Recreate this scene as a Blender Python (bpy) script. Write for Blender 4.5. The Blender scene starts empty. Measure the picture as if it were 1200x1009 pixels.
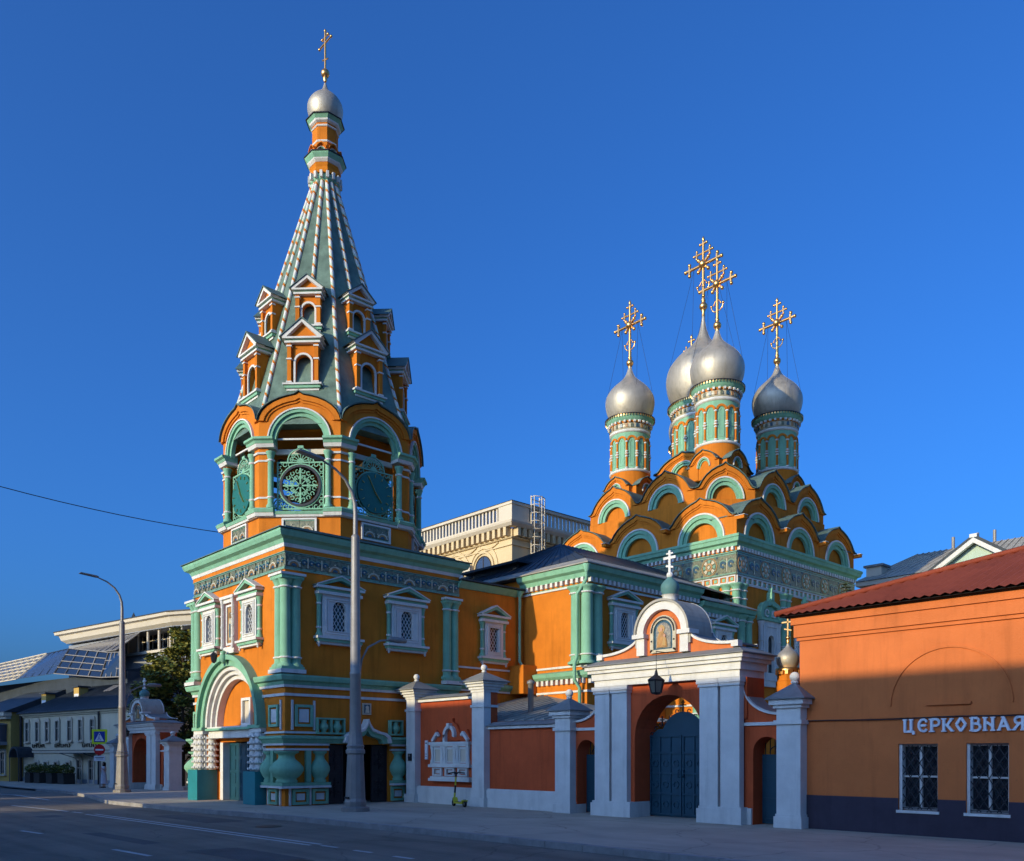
import bpy, math, random
from mathutils import Vector, Matrix
R = math.radians
rnd = random.Random(7)
SC = bpy.context.scene
COL = SC.collection

# ---------------------------------------------------------------- camera
cd = bpy.data.cameras.new('camera'); cam = bpy.data.objects.new('camera', cd); COL.objects.link(cam)
cam.location = (0, 0, 1.7)
YAW = math.degrees(math.atan2(1007, 930))
cam.rotation_euler = (R(90), 0, R(YAW))
cd.sensor_width = 36; cd.lens = 36 * 1007 / 1200
cd.shift_y = (885 - 504.5) / 1200
cd.clip_start = 0.1; cd.clip_end = 3000
SC.camera = cam
# ---------------------------------------------------------------- world, sun, exposure
SUN_EL = 12.5
w = bpy.data.worlds.new('World'); SC.world = w; w.use_nodes = True
nt = w.node_tree; nt.nodes.clear()
sky = nt.nodes.new('ShaderNodeTexSky'); sky.sky_type = 'NISHITA'; sky.sun_disc = False
sky.sun_elevation = R(SUN_EL); sky.sun_rotation = R(183); sky.air_density = 0.9; sky.dust_density = 4.5; sky.ozone_density = 10.0
bg = nt.nodes.new('ShaderNodeBackground'); bg.inputs[1].default_value = 0.15
out = nt.nodes.new('ShaderNodeOutputWorld')
nt.links.new(sky.outputs[0], bg.inputs[0]); nt.links.new(bg.outputs[0], out.inputs[0])
sl = bpy.data.lights.new('sun', 'SUN'); sl.energy = 2.05; sl.angle = R(0.5); sl.color = (1.0, 0.85, 0.52)
so = bpy.data.objects.new('sun', sl); COL.objects.link(so)
sd = Vector((0.045, 1, -math.tan(R(SUN_EL)))).normalized()
so.rotation_euler = sd.to_track_quat('-Z', 'Y').to_euler(); so.location = (0, -20, 40)
vs = SC.view_settings; vs.view_transform = 'Standard'; vs.look = 'None'; vs.gamma = 1; vs.use_curve_mapping = False
vs.exposure = 1.03

# ---------------------------------------------------------------- materials
def nodes(name):
    m = bpy.data.materials.new(name); m.use_nodes = True
    n = m.node_tree.nodes; l = m.node_tree.links
    return m, n, l, n['Principled BSDF']
def mat(name, col, rough=.8, var=.12, scale=1.2, bump=.15, bscale=40, metal=0, streak=.0, spec=.12, col2=None, wear=0):
    m, n, l, b = nodes(name)
    b.inputs['Roughness'].default_value = rough; b.inputs['Metallic'].default_value = metal
    b.inputs['Specular IOR Level'].default_value = spec
    geo = n.new('ShaderNodeNewGeometry')
    t = n.new('ShaderNodeTexNoise'); t.inputs['Scale'].default_value = scale; t.inputs['Detail'].default_value = 6; t.inputs['Roughness'].default_value = .65
    l.new(geo.outputs['Position'], t.inputs['Vector'])
    mx = n.new('ShaderNodeMix'); mx.data_type = 'RGBA'
    c1 = [max(0, c * (1 - var)) for c in col]; c2 = [min(1, c * (1 + var)) for c in (col2 or col)]
    mx.inputs[6].default_value = (*c1, 1); mx.inputs[7].default_value = (*c2, 1)
    rp = n.new('ShaderNodeMapRange'); rp.inputs[1].default_value = .3; rp.inputs[2].default_value = .7
    l.new(t.outputs['Fac'], rp.inputs[0]); l.new(rp.outputs[0], mx.inputs[0])
    last = mx.outputs[2]
    if streak:
        mp = n.new('ShaderNodeMapping'); mp.inputs['Scale'].default_value = (2.6, 2.6, .22)
        l.new(geo.outputs['Position'], mp.inputs[0])
        t2 = n.new('ShaderNodeTexNoise'); t2.inputs['Scale'].default_value = 1.3; t2.inputs['Detail'].default_value = 7; t2.inputs['Roughness'].default_value = .7
        l.new(mp.outputs[0], t2.inputs['Vector'])
        r2 = n.new('ShaderNodeMapRange'); r2.inputs[1].default_value = .5; r2.inputs[2].default_value = .78
        r2.inputs[3].default_value = 1.0; r2.inputs[4].default_value = 1 - streak
        l.new(t2.outputs['Fac'], r2.inputs[0])
        mm = n.new('ShaderNodeVectorMath'); mm.operation = 'SCALE'
        l.new(last, mm.inputs[0]); l.new(r2.outputs[0], mm.inputs['Scale']); last = mm.outputs[0]
    if wear:
        t4 = n.new('ShaderNodeTexNoise'); t4.inputs['Scale'].default_value = 7; t4.inputs['Detail'].default_value = 8; t4.inputs['Roughness'].default_value = .75
        l.new(geo.outputs['Position'], t4.inputs['Vector'])
        r4 = n.new('ShaderNodeMapRange'); r4.inputs[1].default_value = .62; r4.inputs[2].default_value = .7
        r4.inputs[4].default_value = wear
        l.new(t4.outputs['Fac'], r4.inputs[0])
        m4 = n.new('ShaderNodeMix'); m4.data_type = 'RGBA'; l.new(r4.outputs[0], m4.inputs[0]); l.new(last, m4.inputs[6])
        m4.inputs[7].default_value = (*[c * .45 + .02 for c in col], 1); last = m4.outputs[2]
    l.new(last, b.inputs['Base Color'])
    if bump:
        t3 = n.new('ShaderNodeTexNoise'); t3.inputs['Scale'].default_value = bscale; t3.inputs['Detail'].default_value = 5
        l.new(geo.outputs['Position'], t3.inputs['Vector'])
        ad = n.new('ShaderNodeMath'); ad.operation = 'ADD'
        l.new(t3.outputs['Fac'], ad.inputs[0]); l.new(t.outputs['Fac'], ad.inputs[1])
        bp = n.new('ShaderNodeBump'); bp.inputs['Strength'].default_value = bump; bp.inputs['Distance'].default_value = .02
        l.new(ad.outputs[0], bp.inputs['Height']); l.new(bp.outputs[0], b.inputs['Normal'])
    return m
M = {}
M['orange'] = mat('orange_plaster', (.585, .175, .018), .85, .13, .9, .3, 30, streak=.34, wear=.4)
M['orange2'] = mat('orange_plaster_deep', (.58, .18, .014), .85, .10, 1.5, .25, 30, streak=.15)
M['white'] = mat('white_limewash', (.64, .62, .565), .85, .09, 2, .3, 35, streak=.26, wear=.32)
M['mint'] = mat('mint_green_paint', (.215, .43, .28), .75, .12, 1.5, .25, 30, streak=.3, wear=.35)
M['terra'] = mat('terracotta_plaster', (.58, .162, .048), .88, .11, .8, .3, 28, streak=.24, wear=.3)
M['brickred'] = mat('brick_red_plaster', (.50, .09, .03), .88, .16, .9, .4, 18, streak=.32, wear=.45)
M['plinth'] = mat('dark_violet_plinth', (.055, .045, .06), .8, .15, 1.5, .2, 25, streak=.2)
M['teal'] = mat('dark_teal_metal', (.008, .055, .085), .45, .15, 2, .08, 20, spec=.5)
M['tealp'] = mat('teal_paint', (.015, .20, .22), .5, .1, 2, .08, 20, spec=.5)
M['iron'] = mat('black_iron', (.015, .015, .018), .5, .2, 4, .1, 30, spec=.4)
M['pewter'] = mat('pewter_dome_sheet', (.50, .44, .34), .54, .14, 1.3, .45, 3.5, metal=.6, streak=.38, spec=.5)
M['gold'] = mat('gilding', (.86, .46, .15), .32, .1, 3, .05, 20, metal=.95)
M['roofgreen'] = mat('green_grey_roof_sheet', (.10, .155, .14), .55, .25, 1.1, .12, 8, streak=.3)
M['roofpale'] = mat('pale_weathered_roof_sheet', (.36, .33, .27), .6, .18, 1.3, .12, 8, streak=.3)
M['spiretile'] = mat('glazed_spire_tiles', (.13, .19, .14), .45, .35, 2.2, .35, 16, streak=.3, spec=.3)
M['clock'] = mat('clock_dial_green', (.015, .13, .10), .4, .1, 2, .05, 20, spec=.4)
M['roofdark'] = mat('dark_slate_roof_sheet', (.045, .055, .065), .5, .2, 1.1, .12, 8, streak=.2)
M['roofgrey'] = mat('grey_roof_sheet', (.21, .21, .20), .6, .18, 1.3, .12, 8, streak=.3)
M['roofred'] = mat('red_roof_sheet', (.27, .06, .03), .75, .15, .8, .1, 12, streak=.25)
M['tgreen'] = mat('glazed_dark_green', (.035, .08, .055), .4, .4, 11, .3, 25, spec=.5, col2=(.19, .18, .10))
M['tcream'] = mat('glazed_cream', (.50, .44, .30), .35, .3, 7, .3, 25, spec=.6)
M['tochre'] = mat('glazed_ochre', (.38, .19, .05), .35, .3, 7, .3, 25, spec=.6)
M['tblue'] = mat('glazed_blue', (.025, .075, .11), .3, .4, 7, .3, 25, spec=.6)
M['tmint'] = mat('glazed_mint', (.16, .30, .20), .3, .3, 7, .3, 25, spec=.6)
M['cream'] = mat('cream_limestone', (.60, .46, .26), .85, .06, .6, .15, 20, streak=.1)
M['creamw'] = mat('pale_stone', (.58, .50, .38), .85, .06, .6, .15, 20, streak=.1)
M['yellow'] = mat('pale_yellow_plaster', (.62, .54, .38), .85, .08, .6, .15, 20, streak=.15)
M['ochre'] = mat('ochre_plaster', (.52, .34, .10), .85, .08, .6, .15, 20, streak=.15)
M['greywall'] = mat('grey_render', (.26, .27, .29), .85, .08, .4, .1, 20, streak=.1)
M['steel'] = mat('galvanised_lamp_post', (.27, .25, .225), .5, .12, 2.5, .08, 20, metal=.3, streak=.25)
M['asphalt'] = mat('asphalt', (.20, .165, .125), .85, .2, .5, .5, 90, spec=.3, wear=.5)
M['paving'] = mat('pavement_concrete', (.44, .37, .285), .85, .12, .6, .3, 60, wear=.25)
M['kerb'] = mat('kerb_granite', (.30, .28, .26), .8, .2, 3, .3, 60, wear=.3)
M['earth'] = mat('ground_earth', (.20, .18, .15), .9, .2, .3, .3, 20)
M['line'] = mat('worn_road_paint', (.50, .49, .46), .7, .2, 5, .2, 60, wear=.85)
M['leafd'] = mat('leaves_dark', (.07, .10, .022), .6, .4, 3, 0, spec=.3)
M['leafl'] = mat('leaves_olive', (.21, .19, .03), .6, .4, 3, 0, spec=.3)
M['bark'] = mat('bark', (.06, .045, .03), .9, .3, 5, .6, 20)
M['dark'] = mat('unlit_dark', (.012, .012, .013), .9, .1, 3, 0)  # near-black colour for the unlit tower room and the shaded eave gap
M['skin'] = mat('skin', (.5, .28, .19), .6, .05, 3, 0)
M['dress'] = mat('pale_dress_cloth', (.50, .48, .50), .9, .12, 9, .4, 12)
M['hair'] = mat('dark_hair', (.02, .013, .01), .6, .2, 30, .3, 60)
M['yel'] = mat('yellow_scooter_paint', (.55, .5, .03), .4, .1, 5, 0, spec=.5)
M['rubber'] = mat('black_rubber', (.02, .02, .02), .8, .1, 5, .1)
M['signy'] = mat('fluorescent_sign', (.62, .75, .03), .5, .04, 5, 0)
M['signb'] = mat('blue_sign', (.02, .05, .30), .5, .04, 5, 0)
M['signr'] = mat('red_sign', (.50, .02, .02), .5, .04, 5, 0)
M['signw'] = mat('white_sign', (.72, .72, .72), .5, .04, 5, 0)
M['terracotta_pot'] = mat('dark_planter', (.05, .045, .04), .8, .1, 5, .1)
M['mintpale'] = mat('pale_mint_plaster', (.42, .52, .42), .85, .07, .6, .15, 20, streak=.2)
M['leafs'] = mat('spruce_needles', (.12, .14, .05), .6, .4, 4, 0)
M['tmint2'] = mat('pale_mint_rib_paint', (.5, .62, .48), .75, .08, 1.5, .1, 30)
M['tealm'] = mat('blue_green_onion_paint', (.10, .21, .20), .5, .1, 3, .08, 20)
def add_lanes(m, amt, sx, sy):
    n = m.node_tree.nodes; l = m.node_tree.links; b = n['Principled BSDF']
    geo = n.new('ShaderNodeNewGeometry'); mp = n.new('ShaderNodeMapping'); mp.inputs['Scale'].default_value = (sx, sy, 1)
    t = n.new('ShaderNodeTexNoise'); t.inputs['Scale'].default_value = 1; t.inputs['Detail'].default_value = 7; t.inputs['Roughness'].default_value = .6
    v = n.new('ShaderNodeTexVoronoi'); v.feature = 'DISTANCE_TO_EDGE'; v.inputs['Scale'].default_value = .33
    l.new(geo.outputs['Position'], mp.inputs[0]); l.new(mp.outputs[0], t.inputs['Vector'])
    dn = n.new('ShaderNodeTexNoise'); dn.inputs['Scale'].default_value = .9; dn.inputs['Detail'].default_value = 8; l.new(geo.outputs['Position'], dn.inputs['Vector'])
    va = n.new('ShaderNodeVectorMath'); va.operation = 'ADD'; l.new(geo.outputs['Position'], va.inputs[0]); l.new(dn.outputs['Color'], va.inputs[1]); l.new(va.outputs[0], v.inputs['Vector'])
    r = n.new('ShaderNodeMapRange'); r.inputs[1].default_value = .32; r.inputs[2].default_value = .68; r.inputs[3].default_value = 1 - amt; r.inputs[4].default_value = 1 + amt; l.new(t.outputs['Fac'], r.inputs[0])
    c = n.new('ShaderNodeMapRange'); c.inputs[1].default_value = .0; c.inputs[2].default_value = .012; c.inputs[3].default_value = .72; c.inputs[4].default_value = 1; l.new(v.outputs['Distance'], c.inputs[0])
    mu = n.new('ShaderNodeMath'); mu.operation = 'MULTIPLY'; l.new(r.outputs[0], mu.inputs[0]); l.new(c.outputs[0], mu.inputs[1])
    sc = n.new('ShaderNodeVectorMath'); sc.operation = 'SCALE'; src = b.inputs['Base Color'].links[0].from_socket
    l.new(src, sc.inputs[0]); l.new(mu.outputs[0], sc.inputs['Scale']); l.new(sc.outputs[0], b.inputs['Base Color'])
add_lanes(M['asphalt'], .22, .08, 1.6); add_lanes(M['paving'], .12, .25, .8)
def glassm(name, col, rough=.08):
    m, n, l, b = nodes(name)
    b.inputs['Base Color'].default_value = (*col, 1); b.inputs['Roughness'].default_value = rough
    b.inputs['Specular IOR Level'].default_value = .8; b.inputs['IOR'].default_value = 1.5
    t = n.new('ShaderNodeTexNoise'); t.inputs['Scale'].default_value = .8
    bp = n.new('ShaderNodeBump'); bp.inputs['Strength'].default_value = .04; bp.inputs['Distance'].default_value = .05
    geo = n.new('ShaderNodeNewGeometry'); l.new(geo.outputs['Position'], t.inputs['Vector'])
    l.new(t.outputs['Fac'], bp.inputs['Height']); l.new(bp.outputs[0], b.inputs['Normal'])
    return m
M['glass'] = glassm('window_glass_dark', (.012, .016, .022))
M['glassb'] = glassm('sky_tinted_glass', (.035, .055, .10), .12)  # blue of the reflected sky is put into the base colour
M['glassg'] = glassm('sunlit_curtain_glass', (.10, .11, .12), .15)  # paler base colour stands for sunlight on the left glass facet
M['icon'] = mat('painted_icon', (.10, .12, .16), .5, .3, 14, .1, 30, col2=(.34, .30, .22))

# ---------------------------------------------------------------- mesh builder
PI = math.pi
class MB:
    def __init__(s, m='white'):
        s.v = []; s.f = []; s.mi = []; s.mats = []; s.sm = []; s.T = Matrix(); s.use(m); s.smooth = False
    def use(s, m):
        if m not in s.mats: s.mats.append(m)
        s.cur = s.mats.index(m); return s
    def at(s, x=0, y=0, z=0, rz=0, rx=0, ry=0):
        s.T = Matrix.Translation((x, y, z)) @ Matrix.Rotation(R(rz), 4, 'Z') @ Matrix.Rotation(R(ry), 4, 'Y') @ Matrix.Rotation(R(rx), 4, 'X'); return s
    def add(s, vs, fs):
        b = len(s.v); T = s.T
        s.v += [tuple(T @ Vector(p)) for p in vs]
        for f in fs: s.f.append([b + i for i in f]); s.mi.append(s.cur); s.sm.append(s.smooth)
        return s
    def box(s, x0, x1, y0, y1, z0, z1):
        x0, x1 = min(x0, x1), max(x0, x1); y0, y1 = min(y0, y1), max(y0, y1); z0, z1 = min(z0, z1), max(z0, z1)
        return s.add([(x0, y0, z0), (x1, y0, z0), (x1, y1, z0), (x0, y1, z0), (x0, y0, z1), (x1, y0, z1), (x1, y1, z1), (x0, y1, z1)],
                     [(0, 3, 2, 1), (4, 5, 6, 7), (0, 1, 5, 4), (1, 2, 6, 5), (2, 3, 7, 6), (3, 0, 4, 7)])
    def prism(s, pts, y0, y1):          # polygon in x,z extruded along y (pts counter-clockwise seen from -y)
        n = len(pts)
        return s.add([(x, y0, z) for x, z in pts] + [(x, y1, z) for x, z in pts],
                     [list(range(n)), list(range(2 * n - 1, n - 1, -1))] + [(i, i + n, (i + 1) % n + n, (i + 1) % n) for i in range(n)])
    def slab(s, pts, z0, z1):           # polygon in x,y extruded along z (ccw from above)
        n = len(pts)
        return s.add([(x, y, z0) for x, y in pts] + [(x, y, z1) for x, y in pts],
                     [list(range(n - 1, -1, -1)), list(range(n, 2 * n))] + [(i, (i + 1) % n, (i + 1) % n + n, i + n) for i in range(n)])
    def strip(s, a, b, y0, y1, close=False):   # solid between polylines a (outer) and b (inner) in x,z
        n = len(a); vs = []
        for (p, q) in zip(a, b): vs += [(p[0], y0, p[1]), (q[0], y0, q[1]), (q[0], y1, q[1]), (p[0], y1, p[1])]
        fs = []
        for i in range(n if close else n - 1):
            k = 4 * i; j = 4 * ((i + 1) % n)
            for e in range(4): fs.append((k + e, j + e, j + (e + 1) % 4, k + (e + 1) % 4))
        if not close: fs += [(0, 1, 2, 3), (4 * n - 1, 4 * n - 2, 4 * n - 3, 4 * n - 4)]
        return s.add(vs, fs)
    def arc(s, cx, cz, ri, ro, y0, y1, a0=0, a1=180, n=20):
        A = [R(a0 + (a1 - a0) * i / n) for i in range(n + 1)]
        return s.strip([(cx + ro * math.cos(a), cz + ro * math.sin(a)) for a in A], [(cx + ri * math.cos(a), cz + ri * math.sin(a)) for a in A], y0, y1, close=abs(a1 - a0) >= 360 and False)
    def lathe(s, prof, n=16, cx=0, cy=0, a0=0, a1=360, smooth=True):
        full = abs(a1 - a0) >= 360; k = n if full else n + 1; vs = []
        for (r, z) in prof:
            for i in range(k):
                a = R(a0 + (a1 - a0) * i / n); vs.append((cx + r * math.cos(a), cy + r * math.sin(a), z))
        fs = []
        for j in range(len(prof) - 1):
            for i in range(n if full else n):
                i2 = (i + 1) % k; fs.append((j * k + i, j * k + i2, (j + 1) * k + i2, (j + 1) * k + i))
        old = s.smooth; s.smooth = smooth; s.add(vs, fs); s.smooth = old
        if full:
            m = len(prof) - 1
            if prof[0][0] > 1e-4: s.add(vs[:k], [list(range(k - 1, -1, -1))])
            if prof[m][0] > 1e-4: s.add(vs[m * k:], [list(range(k))])
        return s
    def ball(s, x, y, z, r, n=10, m=6):
        pr = [(max(r * math.sin(PI * i / m), 1e-5), z - r * math.cos(PI * i / m)) for i in range(m + 1)]
        return s.lathe(pr, n, x, y)
    def tube(s, pts, r, n=6, r2=None, smooth=True):
        pts = [Vector(p) for p in pts]; vs = []; L = len(pts)
        up = None
        for i, p in enumerate(pts):
            d = (pts[min(i + 1, L - 1)] - pts[max(i - 1, 0)]).normalized()
            if up is None: up = d.orthogonal().normalized()
            up = (up - d * up.dot(d)).normalized(); sd_ = d.cross(up)
            rr = r if r2 is None else r + (r2 - r) * i / (L - 1)
            for k in range(n):
                a = 2 * PI * k / n; vs.append(p + up * (rr * math.cos(a)) + sd_ * (rr * math.sin(a)))
        fs = [(i * n + k, i * n + (k + 1) % n, (i + 1) * n + (k + 1) % n, (i + 1) * n + k) for i in range(L - 1) for k in range(n)]
        old = s.smooth; s.smooth = smooth; s.add(vs, fs); s.smooth = old
        s.add(vs[:n], [list(range(n - 1, -1, -1))]); s.add(vs[-n:], [list(range(n))]); return s
    def bar(s, a, b, w, h=None):        # square bar between two points
        a = Vector(a); b = Vector(b); d = (b - a).normalized(); h = h or w
        up = Vector((0, 0, 1)) if abs(d.z) < .95 else Vector((1, 0, 0))
        sd_ = d.cross(up).normalized() * w / 2; u2 = sd_.cross(d).normalized() * h / 2
        vs = [a - sd_ - u2, a + sd_ - u2, a + sd_ + u2, a - sd_ + u2, b - sd_ - u2, b + sd_ - u2, b + sd_ + u2, b - sd_ + u2]
        return s.add(vs, [(3, 2, 1, 0), (4, 5, 6, 7), (0, 1, 5, 4), (1, 2, 6, 5), (2, 3, 7, 6), (3, 0, 4, 7)])
    def sweep(s, path, prof, close=True):   # path ccw in x,y ; prof list of (outward, z), closed section
        n = len(path); P = [Vector(p) for p in path]; k = len(prof); vs = []
        for i in range(n):
            if close or 0 < i < n - 1:
                d0 = (P[i] - P[i - 1]).normalized(); d1 = (P[(i + 1) % n] - P[i]).normalized()
            elif i == 0: d0 = d1 = (P[1] - P[0]).normalized()
            else: d0 = d1 = (P[i] - P[i - 1]).normalized()
            n0 = Vector((d0.y, -d0.x)); n1 = Vector((d1.y, -d1.x)); mm = n0 + n1
            mm = mm / max(.2, (mm.dot(n0)))
            for (o, z) in prof: vs.append((P[i].x + mm.x * o, P[i].y + mm.y * o, z))
        fs = []
        for i in range(n if close else n - 1):
            j = (i + 1) % n
            for e in range(k): fs.append((i * k + e, j * k + e, j * k + (e + 1) % k, i * k + (e + 1) % k))
        if not close: fs += [list(range(k)), list(range(n * k - 1, (n - 1) * k - 1, -1))]
        return s.add(vs, fs)
    def mesh(s, name):
        me = bpy.data.meshes.new(name); me.from_pydata(s.v, [], s.f)
        for m in s.mats: me.materials.append(M[m])
        me.polygons.foreach_set('material_index', s.mi); me.polygons.foreach_set('use_smooth', s.sm)
        bm = bmesh.new(); bm.from_mesh(me); bmesh.ops.recalc_face_normals(bm, faces=bm.faces); bm.to_mesh(me); bm.free()
        me.update(); return me
import bmesh
def rect(x0, y0, x1, y1): return [(x0, y0), (x1, y0), (x1, y1), (x0, y1)]

class Kit:                      # a part built once: its mesh is shared by every placed copy
    def __init__(s, name, mb=None, kids=(), label=None, stuff=False):
        s.name = name; s.me = mb.mesh(name) if mb else None; s.kids = list(kids); s.label = label; s.stuff = stuff
    def add(s, kit, loc=(0, 0, 0), rz=0, sc=(1, 1, 1)): s.kids.append((kit, loc, rz, sc)); return s
def place(kit, parent, loc=(0, 0, 0), rz=0, sc=(1, 1, 1), label=None):
    o = bpy.data.objects.new(kit.name, kit.me); COL.objects.link(o); o.parent = parent
    o.location = loc; o.rotation_euler = (0, 0, R(rz))
    if isinstance(sc, (int, float)): sc = (sc, sc, sc)
    o.scale = sc
    if label or kit.label: o['label'] = label or kit.label
    if kit.stuff: o['kind'] = 'stuff'
    for k in kit.kids:
        place(k[0], o, k[1], k[2] if len(k) > 2 else 0, k[3] if len(k) > 3 else (1, 1, 1))
    return o
def thing(name, label, cat, loc=(0, 0, 0), rz=0, group=None, mb=None):
    o = bpy.data.objects.new(name, mb.mesh(name) if mb else None); COL.objects.link(o)
    o.location = loc; o.rotation_euler = (0, 0, R(rz)); o['label'] = label; o['category'] = cat
    if group: o['group'] = group
    return o
def part(name, mb, parent, label=None, stuff=False): return place(Kit(name, mb, label=label, stuff=stuff), parent)
def struct(name, mb, parent=None):
    o = bpy.data.objects.new(name, mb.mesh(name)); COL.objects.link(o); o.parent = parent
    if not parent: o['kind'] = 'structure'
    return o
def copy_tree(o, parent=None):
    c = o.copy(); COL.objects.link(c); c.parent = parent
    for ch in list(o.children): copy_tree(ch, c)
    return c

# ================================================================ SETTING
def lerp_tab(tab, x):
    for (x0, v0), (x1, v1) in zip(tab, tab[1:]):
        if x0 <= x <= x1: return v0 + (v1 - v0) * (x - x0) / (x1 - x0)
    return tab[0][1] if x < tab[0][0] else tab[-1][1]
GZ = [(-70, -.6), (-62, -.5), (-48, -.15), (-30, 0), (0, 0)]
def gz(x): return lerp_tab(GZ, x)
KP = [(-120, 17.5), (-62, 15.2), (-41, 12.2), (-34.5, 10.95), (-28, 10.95), (-22, 11.7), (-14, 12.0), (40, 12.4)]
def ky(x): return lerp_tab(KP, x)
def sheet(mb, xs, f0, f1, dz, depth=.0):
    vs = []; fs = []
    for x in xs: vs += [(x, f0(x), gz(x) + dz), (x, f1(x), gz(x) + dz)]
    for i in range(len(xs) - 1): fs.append((2 * i, 2 * i + 2, 2 * i + 3, 2 * i + 1))
    return mb.add(vs, fs)
XS = [-900, -300, -120, -70, -66, -62, -58, -55, -52, -48, -44, -41, -38, -34.5, -31, -30, -28, -25, -22, -18, -14, -8, 0, 20, 40, 300, 900]
XR = [x for x in XS if -121 < x < 41]
struct('ground', sheet(MB('earth'), XS, lambda x: -900, lambda x: 900, -.17))
struct('road', sheet(MB('asphalt'), XR, lambda x: 1.2, lambda x: ky(x) - .05, -.12))
struct('pavement', sheet(MB('paving'), XR, lambda x: ky(x) + .14, lambda x: 75, 0))
struct('near_pavement', sheet(MB('paving'), XR, lambda x: -40, lambda x: 1.0, 0))
kroot = struct('kerb', sheet(MB('kerb'), XR, lambda x: ky(x) - .04, lambda x: ky(x) + .139, -.02))
km = MB('kerb').box(-.494, .494, 0, .16, -.15, 0).mesh('kerb_stone')
x = -4.0
while x > -62:
    y = ky(x); y2 = ky(x - 1); o = bpy.data.objects.new('kerb_stone', km); COL.objects.link(o); o.parent = kroot
    ln = math.hypot(1, y2 - y)
    o.location = (x - .5, (y + y2) / 2 - .06, gz(x - .5) + .012 + rnd.uniform(-.004, .004)); o.rotation_euler = (0, 0, math.atan2(y - y2, 1)); o.scale = (ln, 1, 1)
    x -= 1
nk = struct('near_kerb', MB('kerb').box(-120, 40, 1.0, 1.2, -.6, .0))
# painted lines
def seg(mb, x0, y0, x1, y1, w_, z=-.116):
    dx, dy = x1 - x0, y1 - y0; L = math.hypot(dx, dy); nx, ny = -dy / L * w_ / 2, dx / L * w_ / 2
    k = max(1, int(L / 2)); vs = []
    for i in range(k + 1):
        t = i / k; X, Y = x0 + dx * t, y0 + dy * t
        vs += [(X + nx, Y + ny, gz(X) + z), (X - nx, Y - ny, gz(X) + z)]
    return mb.add(vs, [(2 * i, 2 * i + 1, 2 * i + 3, 2 * i + 2) for i in range(k)])
rd = bpy.data.objects['road']
def line(*a):
    mb = MB('line'); seg(mb, *a); struct('painted_line', mb, rd)
line(-28.3, 8.55, -15.5, 9.03, .1); line(-28.3, 8.3, -15.5, 8.78, .1); line(-36, 8.0, -29, 8.4, .12)
for x in (-15.3, -14.1, -12.8, -11.5, -10.2, -8.9): line(x, 8.92, x + .55, 8.95, .11)
line(-23.2, 5.35, -22, 5.5, .11); line(-17.4, 5.6, -15.8, 5.72, .11); line(-29, 5.1, -27.8, 5.2, .11); line(-60, 11.5, -40, 10.3, .12)
# asphalt repair patches and manholes
M['patch'] = mat('newer_asphalt_patch', (.11, .10, .09), .8, .2, 1.2, .3, 80, spec=.3, wear=.4)
for pts in ([(-26.2, 9.5), (-22.4, 9.6), (-22.3, 10.7), (-26.0, 10.55)], [(-16.2, 6.5), (-13.4, 6.7), (-13.5, 7.6), (-16.1, 7.5)], [(-21.5, 6.2), (-17.9, 6.35), (-18.0, 6.75), (-21.4, 6.6)], [(-32, 6.6), (-27.5, 6.9), (-27.7, 7.6), (-31.9, 7.4)]):
    struct('asphalt_patch', MB('patch').add([(x, y, gz(x) - .1165) for x, y in pts], [(0, 1, 2, 3)]), rd)
for (x, y) in ((-20.3, 10.3), (-13.2, 7.2)):
    mb = MB('iron').lathe([(.33, -.117), (.33, -.112), (.28, -.110), (.0001, -.110)], 20, x, y, smooth=False); struct('manhole_cover', mb, rd)

# ---- buildings across the street (behind the camera): they throw the street's shade
def far_house(label, x0, x1, y0, y1, eave, ridge, hipl, hipr, m='yellow'):
    o = thing('town_house', label, 'building', ((x0 + x1) / 2, (y0 + y1) / 2, gz(x1)))
    hx = (x1 - x0) / 2; hy = (y1 - y0) / 2
    part('wall', MB(m).box(-hx, hx, -hy, hy, -.5, eave), o)
    ya = -hy - .3 * 0; mb = MB('roofgrey')
    mb.add([(-hx, -hy, eave), (hx, -hy, eave), (hx, hy, eave), (-hx, hy, eave), (-hx + hipl, 0, ridge), (hx - hipr, 0, ridge)],
           [(0, 1, 5, 4), (1, 2, 5), (2, 3, 4, 5), (3, 0, 4), (0, 3, 2, 1)])
    part('roof', mb, o)
    wk = Kit('window', MB('glass').box(-.5, .5, 0, .03, 0, 1.7), [(Kit('frame', MB('white').box(-.6, -.5, -.01, .08, 0, 1.7).box(.5, .6, -.01, .08, 0, 1.7).box(-.6, .6, -.01, .08, 1.7, 1.8).box(-.6, .6, -.01, .12, -.1, 0).box(-.03, .03, 0, .06, 0, 1.7)), (0, 0, 0))])
    fl = int(eave // 3.4)
    for f in range(max(1, fl)):
        n = int((x1 - x0 - 1.5) / 2.6)
        for i in range(n): place(wk, o, (-hx + 1.5 + 2.6 * i, hy + .005, 1.2 + f * 3.3))
    return o
far_house('long pale house with a grey hipped roof across the street from the gate', -31.7, 42, -18, -8, 7.67, 10.5, 4.5, 4, 'yellow')
far_house('narrow ochre house with a grey roof across the street, second from the corner', -43.2, -36.6, -18, -8, 7.5, 10.0, .2, .2, 'ochre')
far_house('tall pale town house across the street, furthest from the gate', -110, -45.6, -18, -8, 11.8, 14.8, .3, 4, 'creamw')

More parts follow.
